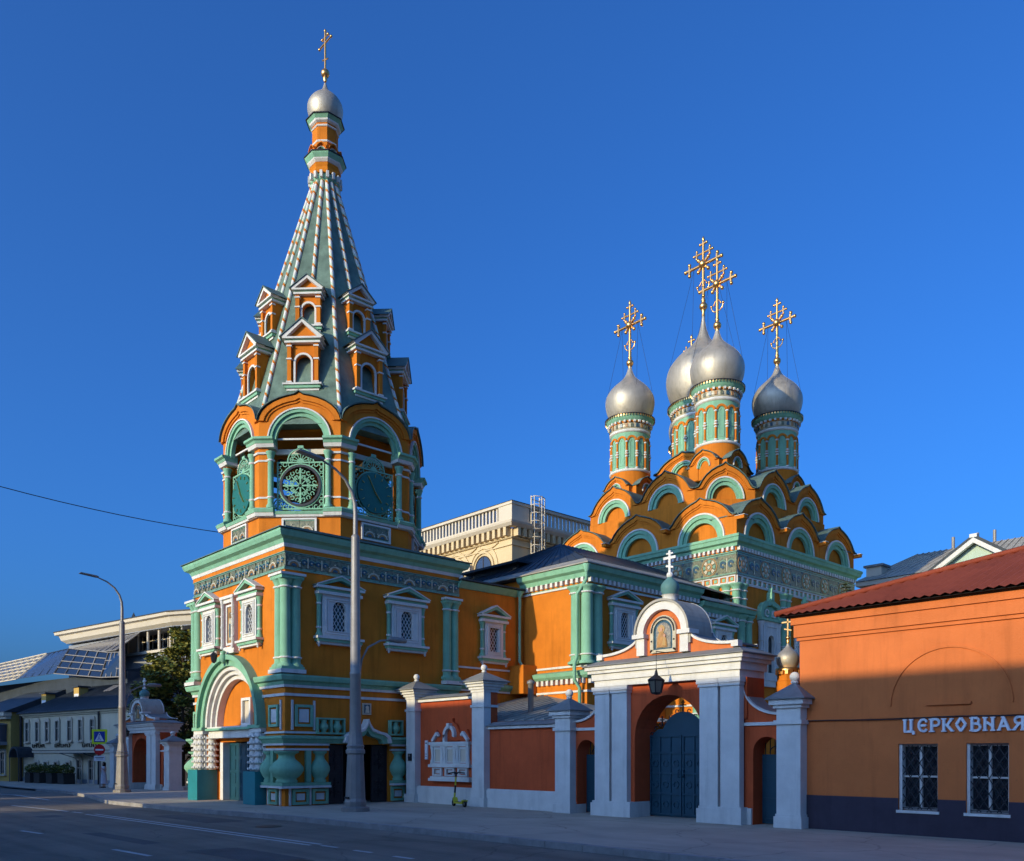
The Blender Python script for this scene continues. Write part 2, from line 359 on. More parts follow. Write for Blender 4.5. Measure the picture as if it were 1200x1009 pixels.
# ================================================================ SHARED CHURCH KITS
def arch_pts(cx, zs, r, n=14, a0=180, a1=0):
    return [(cx + r * math.cos(R(a0 + (a1 - a0) * i / n)), zs + r * math.sin(R(a0 + (a1 - a0) * i / n))) for i in range(n + 1)]
KEEL = [(1, 0), (.9, .03), (.83, .13), (.75, .31), (.63, .5), (.45, .69), (.26, .82), (.11, .89), (0, 1)]
ROUND = [(1, 0), (.965, .18), (.9, .36), (.79, .53), (.64, .68), (.46, .8), (.27, .88), (.11, .93), (0, 1.04)]
def keel(W, zv, za, prof=KEEL):     # left to right over the top
    l = [(-u * W / 2, zv + h * (za - zv)) for u, h in prof]
    return l + [(-x, z) for x, z in reversed(l[:-1])]
def arch_notch(cx, zs, r, zb, n=14):   # opening outline going right->left over the arch (for notched polygons)
    return [(cx + r, zb)] + list(reversed(arch_pts(cx, zs, r, n))) + [(cx - r, zb)]
def wallpoly(x0, x1, z0, z1, notches):
    """outline of a wall x0..x1, z0..z1 with door/arch notches reaching z0; each notch: (xa, xb, ztop) or ('arch', cx, zs, r)"""
    pts = [(x0, z0)]
    for nn in notches:
        if nn[0] == 'arch':
            _, cx, zs, r = nn; pts += [(cx - r, z0)] + arch_pts(cx, zs, r) + [(cx + r, z0)]
        else: pts += [(nn[0], z0), (nn[0], nn[2]), (nn[1], nn[2]), (nn[1], z0)]
    return pts + [(x1, z0), (x1, z1), (x0, z1)]

def kokoshnik(W, zb, zv, za, ri, ro, roofd, prof=KEEL, open_=False, thick=.5, col='orange', legs=True):
    """keel gable: local z is absolute above its foot; arch springs at z=0"""
    K = keel(W, zv, za, prof)
    mb = MB(col); r0 = ro - .02
    mb.prism([(-W / 2, zb)] + ([(-r0, zb)] + arch_pts(0, 0, r0) + [(r0, zb)]) + [(W / 2, zb)] + list(reversed(K)), 0, thick)
    if not open_: mb.box(-r0 + .001, r0 - .001, thick * .5, thick - .01, zb, .0); mb.prism(arch_pts(0, 0, r0 - .001)[::-1], thick * .5, thick - .01)
    k = Kit('kokoshnik', mb)
    # raised lip and inner fine lip
    sc_ = lambda f, g: [(x * f, zv + (z - zv) * g) for x, z in K]
    lip = MB(col).strip(sc_(1, 1), sc_(.87, .80), -.10, .02)
    lip.strip(sc_(.86, .79), sc_(.80, .71), -.045, .02)
    k.add(Kit('gable_band', lip))
    w1 = ro - (ro - ri) * .17; w2 = ro - (ro - ri) * .55
    am = MB('white').arc(0, 0, w1, ro, -.09, .06)
    am.use('mint').arc(0, 0, w2, w1 - .002, -.05, .10).arc(0, 0, ri, w2 - .002, .03, .18)
    if zb < 0 and legs:
        for s_ in (-1, 1):
            am.use('white').box(s_ * w1, s_ * ro, -.09, .06, zb, 0); am.use('mint').box(s_ * w2, s_ * (w1 - .002), -.05, .1, zb, 0).box(s_ * ri, s_ * (w2 - .002), .03, .18, zb, 0)
    k.add(Kit('archivolt', am))
    T = [(x * 1.03, z + .03) for x, z in K]; T2 = [(x * 1.03, z + .075) for x, z in K]
    if roofd: k.add(Kit('roof', MB('roofgreen').strip(T2, T, -.17, roofd)))
    return k

def lattice_bars(mb, x0, x1, z0, z1, y, step, w_=.022, arch=None):
    """diagonal lattice clipped to a rectangle (or an arched opening: arch=(cx, zs, r))"""
    def inside(x, z):
        if not (x0 - 1e-6 <= x <= x1 + 1e-6 and z0 - 1e-6 <= z <= z1 + 1e-6): return False
        return not (arch and z > arch[1] and math.hypot(x - arch[0], z - arch[1]) > arch[2])
    for s_ in (1, -1):
        c = -40 * step
        while c < 40 * step:
            t = 0; run = []
            N = 90; L = (z1 - z0) * 1.0
            for i in range(N + 1):
                z = z0 + L * i / N; x = (x0 + x1) / 2 + c + s_ * (z - (z0 + z1) / 2) * .62
                if inside(x, z): run.append((x, y, z))
            if len(run) > 3: mb.bar(run[0], run[-1], w_)
            c += step
    return mb

def half_col(mb, x, y, z0, z1, r, beads=(), colm='mint'):
    mb.use(colm).lathe([(r * 1.5, z0), (r * 1.5, z0 + .08), (r * 1.05, z0 + .14), (r, z0 + .2), (r * .95, z1 - .26), (r * 1.3, z1 - .1), (r * 1.6, z1 - .05), (r * 1.6, z1)], 14, x, y)
    for b in beads: mb.use('white').lathe([(r * 1.02, b - .035), (r * 1.25, b - .02), (r * 1.25, b + .02), (r * 1.02, b + .035)], 14, x, y)
    return mb

def window_kit(w_=1.7, h=2.4, gw=.52, gh=1.0, arched=True, mint_ped=True):
    """cased window with pediment; origin bottom centre of the casing; faces -y"""
    k = Kit('window', None)
    hw = w_ / 2; sb = .34; zt = h - .62
    # surround with opening
    sm = MB('white'); iw = hw - .2; g0 = sb + .22; zs = g0 + gh - (gw / 2 if arched else 0)
    outer = [(-iw, sb), (iw, sb), (iw, zt), (-iw, zt)]
    r = gw / 2
    if arched:
        hole = arch_pts(0, zs, r, 10)
        sm.prism([(-iw, sb), (-r, sb), (-r, zs)] + hole[1:-1] + [(r, zs), (r, sb), (iw, sb), (iw, zt), (-iw, zt)], -.16, 0)
        sm.box(-r - .002, r + .002, -.155, .0, sb, g0)
    else:
        sm.prism([(-iw, sb), (-r, sb), (-r, g0 + gh), (r, g0 + gh), (r, sb), (iw, sb), (iw, zt), (-iw, zt)], -.16, 0)
        sm.box(-r - .002, r + .002, -.155, .0, sb, g0)
    for a, b in ((.10, .15), (.19, .22)):
        sm.strip([(-iw + a, sb + a), (iw - a, sb + a), (iw - a, zt - a), (-iw + a, zt - a)], [(-iw + b, sb + b), (iw - b, sb + b), (iw - b, zt - b), (-iw + b, zt - b)], -.19, -.15, close=True)
    s = Kit('surround', sm)
    gl = MB('glass'); gl.box(-r + .003, r - .003, -.028, -.006, g0, zs if arched else g0 + gh)
    if arched: gl.prism([(x * .99, z) for x, z in arch_pts(0, zs, r, 10)][::-1], -.028, -.006)
    gr = lattice_bars(MB('white'), -r, r, g0, g0 + gh, -.06, .145, .018, (0, zs, r) if arched else None)
    HC = Kit('half_column', half_col(MB('mint'), 0, 0, sb, zt, .075, (sb + .3, zt - .32)))
    pm = MB('white').box(-hw - .02, hw + .02, -.26, 0, zt, zt + .10).use('mint').box(-hw + .02, hw - .02, -.22, 0, zt + .1, zt + .2).use('white').box(-hw - .08, hw + .08, -.32, 0, zt + .2, zt + .28)
    z0 = zt + .28
    pm.use('mint').strip([(-hw - .1, z0), (0, h + .02), (hw + .1, z0)], [(-hw + .12, z0), (0, h - .1), (hw - .12, z0)], -.3, 0)
    pm.use('white').strip([(-hw - .12, z0 + .02), (0, h + .07), (hw + .12, z0 + .02)], [(-hw - .08, z0), (0, h + .021), (hw + .08, z0)], -.33, 0)
    pm.use('orange').prism([(-hw + .14, z0), (hw - .14, z0), (0, h - .12)], -.1, 0)
    si = MB('mint').box(-hw - .02, hw + .02, -.24, 0, .16, .26).use('white').box(-hw - .07, hw + .07, -.3, 0, .26, sb).box(-hw + .05, hw - .05, -.18, 0, .08, .16)
    for sx in (-1, 1): si.lathe([(.002, -.03), (.05, .02), (.035, .08), (.07, .12), (.07, .17)], 8, sx * (hw - .05), -.16)
    k.add(s).add(Kit('pane', gl)).add(Kit('grille', gr)).add(HC, (-(hw - .1), -.07, 0)).add(HC, (hw - .1, -.07, 0)).add(Kit('pediment', pm)).add(Kit('sill', si))
    return k

def tile_kit(s_, h, kind=0):
    """glazed relief tile, front face toward -y, origin bottom left"""
    mb = MB('tgreen').box(.006, s_ - .006, -.03, 0, .006, h - .006)
    e = .035 * s_ / .6
    mb.use('tmint').box(.012, s_ - .012, -.05, -.03, h - .012 - e, h - .012).box(.012, s_ - .012, -.05, -.03, .012, .012 + e)
    c = s_ / 2
    if kind == 0:    # arch-shaped flower fan
        mb.use('tcream').arc(c, h * .18, s_ * .30, s_ * .40, -.075, -.03, n=8).use('tochre').arc(c, h * .18, s_ * .19, s_ * .27, -.065, -.03, n=8)
        mb.use('tblue').prism(arch_pts(c, h * .18, s_ * .16, 6)[::-1], -.06, -.03)
        for a in (35, 90, 145): mb.use('tcream').box(c + s_ * .46 * math.cos(R(a)) - .02, c + s_ * .46 * math.cos(R(a)) + .02, -.06, -.03, h * .18 + s_ * .5 * math.sin(R(a)) - .02, h * .18 + s_ * .5 * math.sin(R(a)) + .02)
    elif kind == 1:  # two leaf curls
        for sx in (-1, 1):
            mb.use('tblue').arc(c + sx * s_ * .22, h * .5, s_ * .07, s_ * .17, -.065, -.03, 0, 300, 8)
            mb.use('tcream').box(c + sx * s_ * .22 - .025, c + sx * s_ * .22 + .025, -.07, -.03, h * .5 - .025, h * .5 + .025)
            mb.use('tmint').arc(c + sx * s_ * .22, h * .5, s_ * .19, s_ * .23, -.055, -.03, 20, 160, 6)
        mb.use('tcream').box(c - .02, c + .02, -.06, -.03, h * .15, h * .8)
    else:            # rosette (peacock eye)
        for k in range(8):
            a = k * 45; mb.use('tcream' if k % 2 else 'tmint'); p = [(c + s_ * .36 * math.cos(R(a + d)), h / 2 + s_ * .36 * math.sin(R(a + d))) for d in (-15, 15)]
            mb.prism([(c, h / 2)] + p, -.065, -.03)
        mb.use('tochre').arc(c, h / 2, s_ * .12, s_ * .2, -.085, -.03, 0, 360, 10).use('tcream').prism([(c + s_ * .08 * math.cos(R(60 * i)), h / 2 + s_ * .08 * math.sin(R(60 * i))) for i in range(6)], -.1, -.03)
        mb.use('tochre').arc(c, h / 2, s_ * .4, s_ * .44, -.055, -.03, 0, 360, 12)
        for sx in (-1, 1):
            for sz in (-1, 1): mb.use('tblue').box(c + sx * s_ * .42 - .04, c + sx * s_ * .42 + .04, -.055, -.03, h / 2 + sz * h * .38 - .04, h / 2 + sz * h * .38 + .04)
    return Kit('tile', mb)
def tile_run(parent, kits, x0, x1, y, z, rz, pat, s_, hs=1):
    """row of tiles along the local x axis of a frame rotated rz; (x0,x1) along, y = face offset"""
    n = round((x1 - x0) / s_); st = (x1 - x0) / n
    for i in range(n):
        u = x0 + st * i; c, s2 = math.cos(R(rz)), math.sin(R(rz))
        place(kits[pat[i % len(pat)]], parent, (c * u - s2 * y, s2 * u + c * y, z), rz, (st / s_, 1, hs))

def dentil_mb(path, z0, z1, o, w_=.09, gap=.2, col='white', close=True, skip=()):
    mb = MB(col); n = len(path)
    for i in range(n if close else n - 1):
        if i in skip: continue
        a = Vector(path[i]); b = Vector(path[(i + 1) % n]); L = (b - a).length; d = (b - a).normalized(); an = math.degrees(math.atan2(d.y, d.x))
        k = int(L / gap)
        for j in range(k):
            p = a + d * ((j + .5) * L / k); mb.at(p.x, p.y, 0, an); mb.box(-w_ / 2, w_ / 2, -o, .01, z0, z1)
    mb.at(); return mb

def onion(R_, tall=False):
    if tall: P = [(.66, -1.0), (.80, -.82), (.91, -.58), (.98, -.28), (1, 0), (.97, .28), (.88, .58), (.74, .88), (.57, 1.16), (.41, 1.42), (.28, 1.68), (.19, 1.95), (.12, 2.25), (.08, 2.5)]
    else: P = [(.70, -.78), (.84, -.60), (.94, -.36), (.99, -.14), (1, .04), (.97, .22), (.90, .38), (.79, .54), (.65, .69), (.49, .83), (.34, .97), (.22, 1.10), (.15, 1.24), (.10, 1.38), (.06, 1.53)]
    # refine with linear-cosine interpolation for a smooth silhouette
    out_ = []
    for i in range(len(P) - 1):
        p0 = P[max(i - 1, 0)]; p1 = P[i]; p2 = P[i + 1]; p3 = P[min(i + 2, len(P) - 1)]
        for t in (0, .33, .66):
            f = lambda a, b, c, d: .5 * (2 * b + (c - a) * t + (2 * a - 5 * b + 4 * c - d) * t * t + (-a + 3 * b - 3 * c + d) * t ** 3)
            out_.append((f(p0[0], p1[0], p2[0], p3[0]) * R_, f(p0[1], p1[1], p2[1], p3[1]) * R_))
    out_.append((P[-1][0] * R_, P[-1][1] * R_)); return out_

def trefoil(mb, x, z, dx, dz, s_):
    px, pz = -dz, dx
    for (a, b) in ((1, 0), (.1, 1), (.1, -1)):
        ex = x + (dx * a + px * b) * s_; ez = z + (dz * a + pz * b) * s_
        mb.bar((x, 0, z), (ex, 0, ez), s_ * .45, s_ * .3); mb.ball(ex, 0, ez, s_ * .36, 6, 4)
def ornate_cross(sc=1.0):
    mb = MB('gold')
    mb.ball(0, 0, 0, .2, 14, 8); mb.lathe([(.09, -.5), (.075, -.3), (.12, -.2), (.09, -.15)], 10)
    mb.tube([(0, 0, .1), (0, 0, 3.1)], .085, 8, .06)
    mb.lathe([(.06, .2), (.12, .28), (.06, .38)], 8)
    H = 2.05
    mb.tube([(-.78, 0, H), (.78, 0, H)], .07, 8); trefoil(mb, -.78, H, -1, 0, .26); trefoil(mb, .78, H, 1, 0, .26)
    mb.tube([(-.36, 0, 2.62), (.36, 0, 2.62)], .048, 6); trefoil(mb, -.36, 2.62, -1, 0, .18); trefoil(mb, .36, 2.62, 1, 0, .18)
    trefoil(mb, 0, 3.05, 0, 1, .19); mb.lathe([(.03, 3.15), (.09, 3.25), (.02, 3.42)], 6)
    mb.lathe([(.002, -.04), (.19, -.03), (.19, .03), (.002, .04)], 12)  # small disc, turned below
    for a in range(0, 360, 45):
        c, s_ = math.cos(R(a)), math.sin(R(a)); mb.bar((0, 0, H), (c * .26, 0, H + s_ * .26), .1, .07)
        if a % 90: mb.bar((c * .2, 0, H + s_ * .2), (c * .38, 0, H + s_ * .38), .13, .07); mb.ball(c * .4, 0, H + s_ * .4, .1, 6, 4)
    mb.ball(0, -.03, H, .21, 10, 6)
    for sx in (-1, 1):   # curls at the foot
        mb.tube([(0, 0, .75), (sx * .16, 0, .72), (sx * .3, 0, .85), (sx * .34, 0, 1.0)], .03, 5); mb.ball(sx * .34, 0, 1.04, .07, 6, 4)
        mb.tube([(0, 0, 1.3), (sx * .12, 0, 1.22), (sx * .2, 0, 1.1)], .028, 5); mb.ball(sx * .2, 0, 1.08, .055, 6, 4)
    k = Kit('cross', mb); return k

TILE6 = [tile_kit(.6, .62, 0), tile_kit(.6, .62, 1), tile_kit(.6, .62, 2)]
CROSS = ornate_cross()

# ================================================================ BELL TOWER
H = 3.67
bt = thing('bell_tower', 'orange and mint green bell tower with tall tent spire, clock faces and small silver dome', 'bell tower', (-29.72, 17.48, 0))
CXP = -.28
fw = MB('orange').prism(wallpoly(-H, H, -.2, 8.95, [('arch', CXP, 2.75, 2.2)]), -H, -H + .42)
part('wall', fw, bt)
fw2 = MB('orange').prism(wallpoly(CXP - 2.3, CXP + 2.3, -.2, 5.1, [(CXP - 1.75, CXP + 1.75, 2.2)]), -H + .425, -H + .8); part('recess_wall', fw2, bt)
sw = MB('orange').at(0, 0, 0, 90).prism(wallpoly(-H + .42, H, -.2, 8.95, [(-2.03, .48, 2.08)]), -H, -H + .45); part('wall', sw, bt)
part('wall', MB('orange').box(-H, H - .45, H - .45, H, -.3, 8.95), bt); part('wall', MB('orange').box(-H, -H + .42, -H + .42, H - .45, -.3, 8.95), bt)
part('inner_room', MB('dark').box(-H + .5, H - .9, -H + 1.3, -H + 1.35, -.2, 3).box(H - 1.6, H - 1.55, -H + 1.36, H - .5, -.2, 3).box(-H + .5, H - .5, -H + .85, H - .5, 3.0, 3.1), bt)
PR = rect(-H, -H, H, H)
def sw_part(name, path, profs, close=False, parent=None):
    mb = MB(profs[0][0])
    for m_, pr in profs: mb.use(m_).sweep(path, pr, close)
    return part(name, mb, parent or bt)
sw_part('top_cornice', PR, [('mint', [(-.05, 8.74), (.10, 8.74), (.16, 8.86), (.30, 8.93), (.36, 9.06), (.36, 9.14), (-.05, 9.14)]),
                            ('white', [(-.05, 8.62), (.07, 8.62), (.10, 8.735), (-.05, 8.735)]), ('orange', [(-.05, 8.48), (.05, 8.48), (.05, 8.615), (-.05, 8.615)])], True)
mb = MB('roofgreen').sweep(PR, [(.42, 9.15), (.42, 9.18), (-.9, 9.42), (-.9, 9.38)], True); part('roof', mb, bt)
part('roof_deck', MB('roofgreen').box(-H + .05, H - .05, -H + .05, H - .05, 9.0, 9.36), bt)
sw_part('frieze_frame', PR, [('tmint', [(-.05, 7.88), (.06, 7.88), (.06, 7.93), (-.05, 7.93)]), ('tmint', [(-.05, 8.45), (.07, 8.45), (.07, 8.475), (-.05, 8.475)])], True)
PAT = [0, 1, 1]
tile_run(bt, TILE6, -H, H, -H, 7.93, 0, PAT, .52, .83); tile_run(bt, TILE6, -H, H, -H, 7.93, 90, PAT, .52, .83)
RP = [(2.35, -H), (H, -H), (H, H)]; LP = [(-H, H), (-H, -H), (CXP - 2.25, -H)]
for pth in ([(CXP + 2.2, -H), (H, -H), (H, H)], LP):
    sw_part('belt_cornice', pth, [('mint', [(-.04, 4.06), (.08, 4.06), (.12, 4.16), (.24, 4.2), (.28, 4.32), (.28, 4.38), (-.04, 4.40)]), ('white', [(-.04, 3.97), (.07, 3.97), (.08, 4.055), (-.04, 4.055)])])
    sw_part('string_course', pth, [('white', [(-.04, 3.68), (.05, 3.68), (.05, 3.77), (-.04, 3.77)])])
sw_part('string_course', [(2.3, -H), (H, -H), (H, -2.5)], [('white', [(-.04, 2.43), (.06, 2.43), (.06, 2.5), (-.04, 2.5)])])
for pth in ([(2.3, -H), (H, -H), (H, -1.25)], [(H, .45), (H, H)], [(-H, 0), (-H, -H), (-3.32, -H)]):
    sw_part('jar_cornice', pth, [('mint', [(-.04, 2.10), (.12, 2.10), (.2, 2.22), (.26, 2.26), (.26, 2.34), (-.04, 2.37)])])
for pth in ([(2.3, -H), (H, -H), (H, -2.06)], [(H, .5), (H, 1.6)], [(-H, 0), (-H, -H), (-3.32, -H)]):
    sw_part('jar_shelf', pth, [('mint', [(-.04, .68), (.20, .68), (.22, .78), (-.04, .78)]), ('white', [(-.04, .60), (.24, .60), (.24, .675), (-.04, .675)])])
    sw_part('string_course', pth, [('white', [(-.04, 1.86), (.10, 1.86), (.10, 1.93), (-.04, 1.93)]), ('white', [(-.04, 2.03), (.12, 2.03), (.12, 2.095), (-.04, 2.095)])])
def jar_kit(r, z1=1.04):
    mb = MB('mint').lathe([(r * .62, 0), (r * .66, .05), (r * .55, .12), (r * .78, .22), (r * 1.0, .40), (r * .98, .52), (r * .78, .66), (r * .52, .78), (r * .46, .88), (r * .52, .95), (r * .72, 1.0), (r * .72, 1.05)], 24)
    return Kit('jar', mb)
JB, JS = jar_kit(.56), jar_kit(.36)
place(JB, bt, (H - .12, -H + .12, .785)); place(JS, bt, (H - .02, -2.38, .785)); place(JS, bt, (H - .02, .86, .785)); place(JB, bt, (-H + .12, -H + .12, .785)); place(JS, bt, (2.62, -H + .02, .785))
pk = Kit('pilaster', MB('mint').box(-.09, .09, -.13, 0, .785, 1.855))
for (p, rz) in (((2.98, -H, 0), 0), ((H, -2.86, 0), 90), ((H, 1.3, 0), 90)): place(pk, bt, p, rz)
def panel_kit(w_, h):
    mb = MB('mint').strip([(-w_ / 2, 0), (w_ / 2, 0), (w_ / 2, h), (-w_ / 2, h)], [(-w_ / 2 + .09, .09), (w_ / 2 - .09, .09), (w_ / 2 - .09, h - .09), (-w_ / 2 + .09, h - .09)], -.09, 0, True)
    mb.use('orange2').box(-w_ / 2 + .085, w_ / 2 - .085, -.02, -.001, .085, h - .085).use('white').box(-w_ / 2 + .15, w_ / 2 - .15, -.06, -.02, .15, h - .15)
    return Kit('square_panel', mb)
PK1, PK2, PK3 = panel_kit(.66, .74), panel_kit(.6, .52), panel_kit(.4, .74)
place(PK1, bt, (2.98, -H, 2.66)); place(PK1, bt, (H, -3.0, 2.66), 90); place(PK3, bt, (-3.44, -H, 2.66))
place(PK2, bt, (2.95, -H, .04)); place(PK2, bt, (H, -3.12, .04), 90); place(PK2, bt, (H, -2.38, .04), 90); place(PK2, bt, (H, .84, .04), 90)
vk = Kit('edge_strip', MB('white').box(-.035, .035, -.05, 0, 0, 1)); 
for (p, rz, h) in (((3.42, -H, 2.55), 0, 1.0), ((H, -3.42, 2.55), 90, 1.0), ((H, -2.6, 2.55), 90, 1.0), ((3.38, -H, .02), 0, .57), ((H, -3.5, .02), 90, .57), ((H, -2.75, .02), 90, .57), ((2.52, -H, .02), 0, .57)): place(vk, bt, p, rz, (1, 1, h))
# little jar reliefs
for (yc, n) in ((-2.0, 2), (.72, 1)):
    w_ = .52 * n + .06; mb = MB('mint').strip([(-w_ / 2, 2.42), (w_ / 2, 2.42), (w_ / 2, 2.98), (-w_ / 2, 2.98)], [(-w_ / 2 + .06, 2.48), (w_ / 2 - .06, 2.48), (w_ / 2 - .06, 2.92), (-w_ / 2 + .06, 2.92)], -.16, 0, True)
    for i in range(n):
        xx = (i - (n - 1) / 2) * .52; mb.lathe([(.08, 2.48), (.07, 2.52), (.16, 2.62), (.17, 2.7), (.09, 2.82), (.12, 2.9)], 12, xx, -.06)
    if n == 2: mb.box(-.04, .04, -.16, 0, 2.48, 2.92)
    place(Kit('jar_relief', mb), bt, (H, yc, 0), 90)
place(Kit('wall_icon', MB('tcream').box(-.18, .18, -.05, 0, 3.14, 3.55).use('tblue').box(-.12, .12, -.065, -.05, 3.19, 3.5).use('tcream').prism([(-.09, 3.2), (.09, 3.2), (.06, 3.34), (.07, 3.42), (0, 3.47), (-.07, 3.42), (-.06, 3.34)], -.08, -.065)), bt, (H, -.5, 0), 90)
# hood over the side door
def keelline(w_, z0, z1): return [(-w_, z0), (-w_ * .93, z0 + (z1 - z0) * .28), (-w_ * .75, z0 + (z1 - z0) * .42), (-w_ * .48, z0 + (z1 - z0) * .48), (-w_ * .2, z0 + (z1 - z0) * .6), (-w_ * .07, z0 + (z1 - z0) * .8), (0, z1)]
def full(l): return l + [(-x, z) for x, z in reversed(l[:-1])]
mb = MB('white').strip(full(keelline(.98, 2.14, 2.98)), full(keelline(.86, 2.12, 2.84)), -.38, 0).use('mint').strip(full(keelline(.855, 2.12, 2.835)), full(keelline(.66, 2.10, 2.58)), -.28, 0)
place(Kit('door_hood', mb), bt, (H, -.62, 0), 90)
# side door leaves
def leaf_kit(w_, h, col='iron', orn=True, name='door_leaf'):
    mb = MB(col).box(0, w_, -.03, .03, 0, h)
    for zz in (0, h * .5 - .04, h - .08): mb.box(.0, w_, -.055, -.03, zz, zz + .08)
    for xx in (0, w_ - .07): mb.box(xx, xx + .07, -.055, -.0301, .08, h - .08)
    k = Kit(name, mb)
    if orn:
        o = MB(col)
        for z0 in (h * .27, h * .75):
            for sx in (-1, 1):
                for sz in (-1, 1):
                    c = (w_ / 2 + sx * w_ * .16, z0 + sz * h * .08)
                    o.arc(c[0], c[1], w_ * .08, w_ * .12, -.06, -.03, 0, 330, 9)
            o.bar((w_ / 2, -.045, z0 - h * .17), (w_ / 2, -.045, z0 + h * .17), .03); o.arc(w_ / 2, z0, w_ * .05, w_ * .08, -.07, -.03, 0, 350, 8)
        k.add(Kit('scrollwork', o))
    return k
L1 = leaf_kit(.66, 2.04)
place(L1, bt, (H - .2, -2.02, .01), 90); place(L1, bt, (H - .2, -.18, .01), 90)
# portal
pt = MB('mint').arc(CXP, 2.75, 2.42, 2.6, -H - .34, -H + .02, n=28).arc(CXP, 2.75, 2.2, 2.418, -H - .2, -H + .04, n=28)
pt.use('white').arc(CXP, 2.75, 2.05, 2.198, -H - .1, -H + .14, n=28).arc(CXP, 2.75, 1.9, 2.048, -H + .03, -H + .28, n=28).arc(CXP, 2.75, 1.74, 1.898, -H + .16, -H + .424, n=28)
part('portal_arch', pt, bt)
part('portal_beam', MB('white').box(CXP - 1.95, CXP + 2.0, -H - .06, -H + .424, 2.34, 2.62).use('mint').box(CXP - 1.97, CXP + 2.02, -H - .2, -H + .424, 2.62, 2.7).use('white').box(CXP - 1.97, CXP + 2.02, -H - .12, -H + .424, 2.7, 2.76), bt)
def pier(x0, x1):
    mb = MB('white').box(x0, x1, -H - .10, -H + .4, 1.15, 2.45).use('mint').box(x0 - .06, x1 + .06, -H - .26, -H + .4, 2.64, 2.76).use('white').box(x0 - .03, x1 + .03, -H - .2, -H + .4, 2.5, 2.64)
    part('portal_pier', mb, bt)
    part('pier_boarding', MB('tealp').box(x0 - .05, x1 + .05, -H - .42, -H + .38, -.1, 1.14), bt)
    bk = MB('white'); pr = []
    for i in range(6):
        z = 1.15 + i * .225; pr += [(.13, z), (.155, z + .04), (.215, z + .05), (.225, z + .10), (.165, z + .125), (.15, z + .215)]
    bk.lathe(pr, 12)
    for i in range(6):
        for a in range(0, 360, 30): bk.ball(.205 * math.cos(R(a)), .205 * math.sin(R(a)), 1.15 + i * .225 + .08, .045, 6, 4)
    k = Kit('beaded_column', bk)
    n = 2
    for i in range(n): place(k, bt, (x0 + .2 + i * (x1 - x0 - .4), -H - .16, 0), 0, (.86, .86, 1))
    return k
bk_ = pier(-3.28, -2.5); pier(1.5, 2.3)
place(bk_, bt, (-2.42, -H + .16, 0))
nk_ = MB('white').strip([(-.38, 2.78), (.38, 2.78), (.38, 3.8), (-.38, 3.8)], [(-.26, 2.88), (.26, 2.88), (.26, 3.7), (-.26, 3.7)], -.12, 0, True).use('creamw').box(-.262, .262, -.02, 0, 2.8, 3.72)
place(Kit('niche_frame', nk_), bt, (.12, -H + .425, 0))
part('door_jamb', MB('white').box(CXP - 1.75, CXP - 1.5, -H + .3, -H + .79, 0, 2.18).box(CXP + 1.5, CXP + 1.75, -H + .3, -H + .79, 0, 2.18), bt)
DL = leaf_kit(1.5, 2.16, 'teal', False)
fr = MB('teal')
for i in range(3):
    for j in range(4): fr.box(.14 + i * .44, .5 + i * .44, -.05, -.03, .12 + j * .52, .5 + j * .52)
DL.add(Kit('door_panels', fr))
place(DL, bt, (CXP - 1.5, -H + .62, 0)); place(DL, bt, (CXP + .0, -H + .62, 0))
part('keystone', MB('mint').lathe([(.02, 5.02), (.10, 5.1), (.14, 5.28), (.07, 5.38), (.12, 5.44), (.02, 5.5)], 10, CXP, -H - .36), bt)
lm = MB('iron').tube([(CXP - .25, -H, 5.45), (CXP - .25, -H - .55, 5.6), (CXP - .25, -H - .6, 5.45)], .02, 5).lathe([(.02, 5.45), (.10, 5.38), (.13, 5.34), (.09, 5.1), (.03, 5.04)], 6, CXP - .25, -H - .6, smooth=False); part('portal_lantern', lm, bt)
# upper windows
WK = window_kit(1.72, 2.4, .52, 1.02)
place(WK, bt, (H, -1.69, 5.42), 90); place(WK, bt, (H, 1.17, 5.42), 90)
WF = window_kit(1.5, 2.4, .5, 1.0); place(WF, bt, (-2.02, -H, 5.42)); place(WF, bt, (1.34, -H, 5.42))
ic = MB('white').strip([(-.5, .1), (.5, .1), (.5, 2.0), (-.5, 2.0)], [(-.38, .25), (.38, .25), (.38, 1.86), (-.38, 1.86)], -.16, 0, True).strip([(-.3, .32), (.3, .32), (.3, 1.8), (-.3, 1.8)], [(-.22, .4), (.22, .4), (.22, 1.72), (-.22, 1.72)], -.1, 0, True).use('orange').box(-.376, .376, -.03, -.001, .26, 1.85)
ic.use('white').box(-.56, .56, -.24, 0, 2.0, 2.1).box(-.56, .56, -.2, 0, 0, .1)
ick = Kit('icon_case', ic); ick.add(Kit('icon_panel', MB('tochre').box(-.215, .215, -.06, -.03, .41, 1.71).use('tcream').prism([(-.1, .5), (.1, .5), (.13, 1.0), (.08, 1.3), (-.08, 1.3), (-.13, 1.0)], -.075, -.06).use('tblue').box(-.05, .05, -.085, -.075, .6, 1.1).use('gold').arc(0, 1.42, 0.001, .12, -.08, -.06, 0, 360, 12)))
for sx in (-1, 1):
    tw = MB('white'); half_col(tw, sx * .44, -.18, .2, 1.98, .045, (.6, 1.0, 1.4), 'white'); ick.add(Kit('twisted_colonnette', tw))
place(ick, bt, (-.34, -H, 5.4))
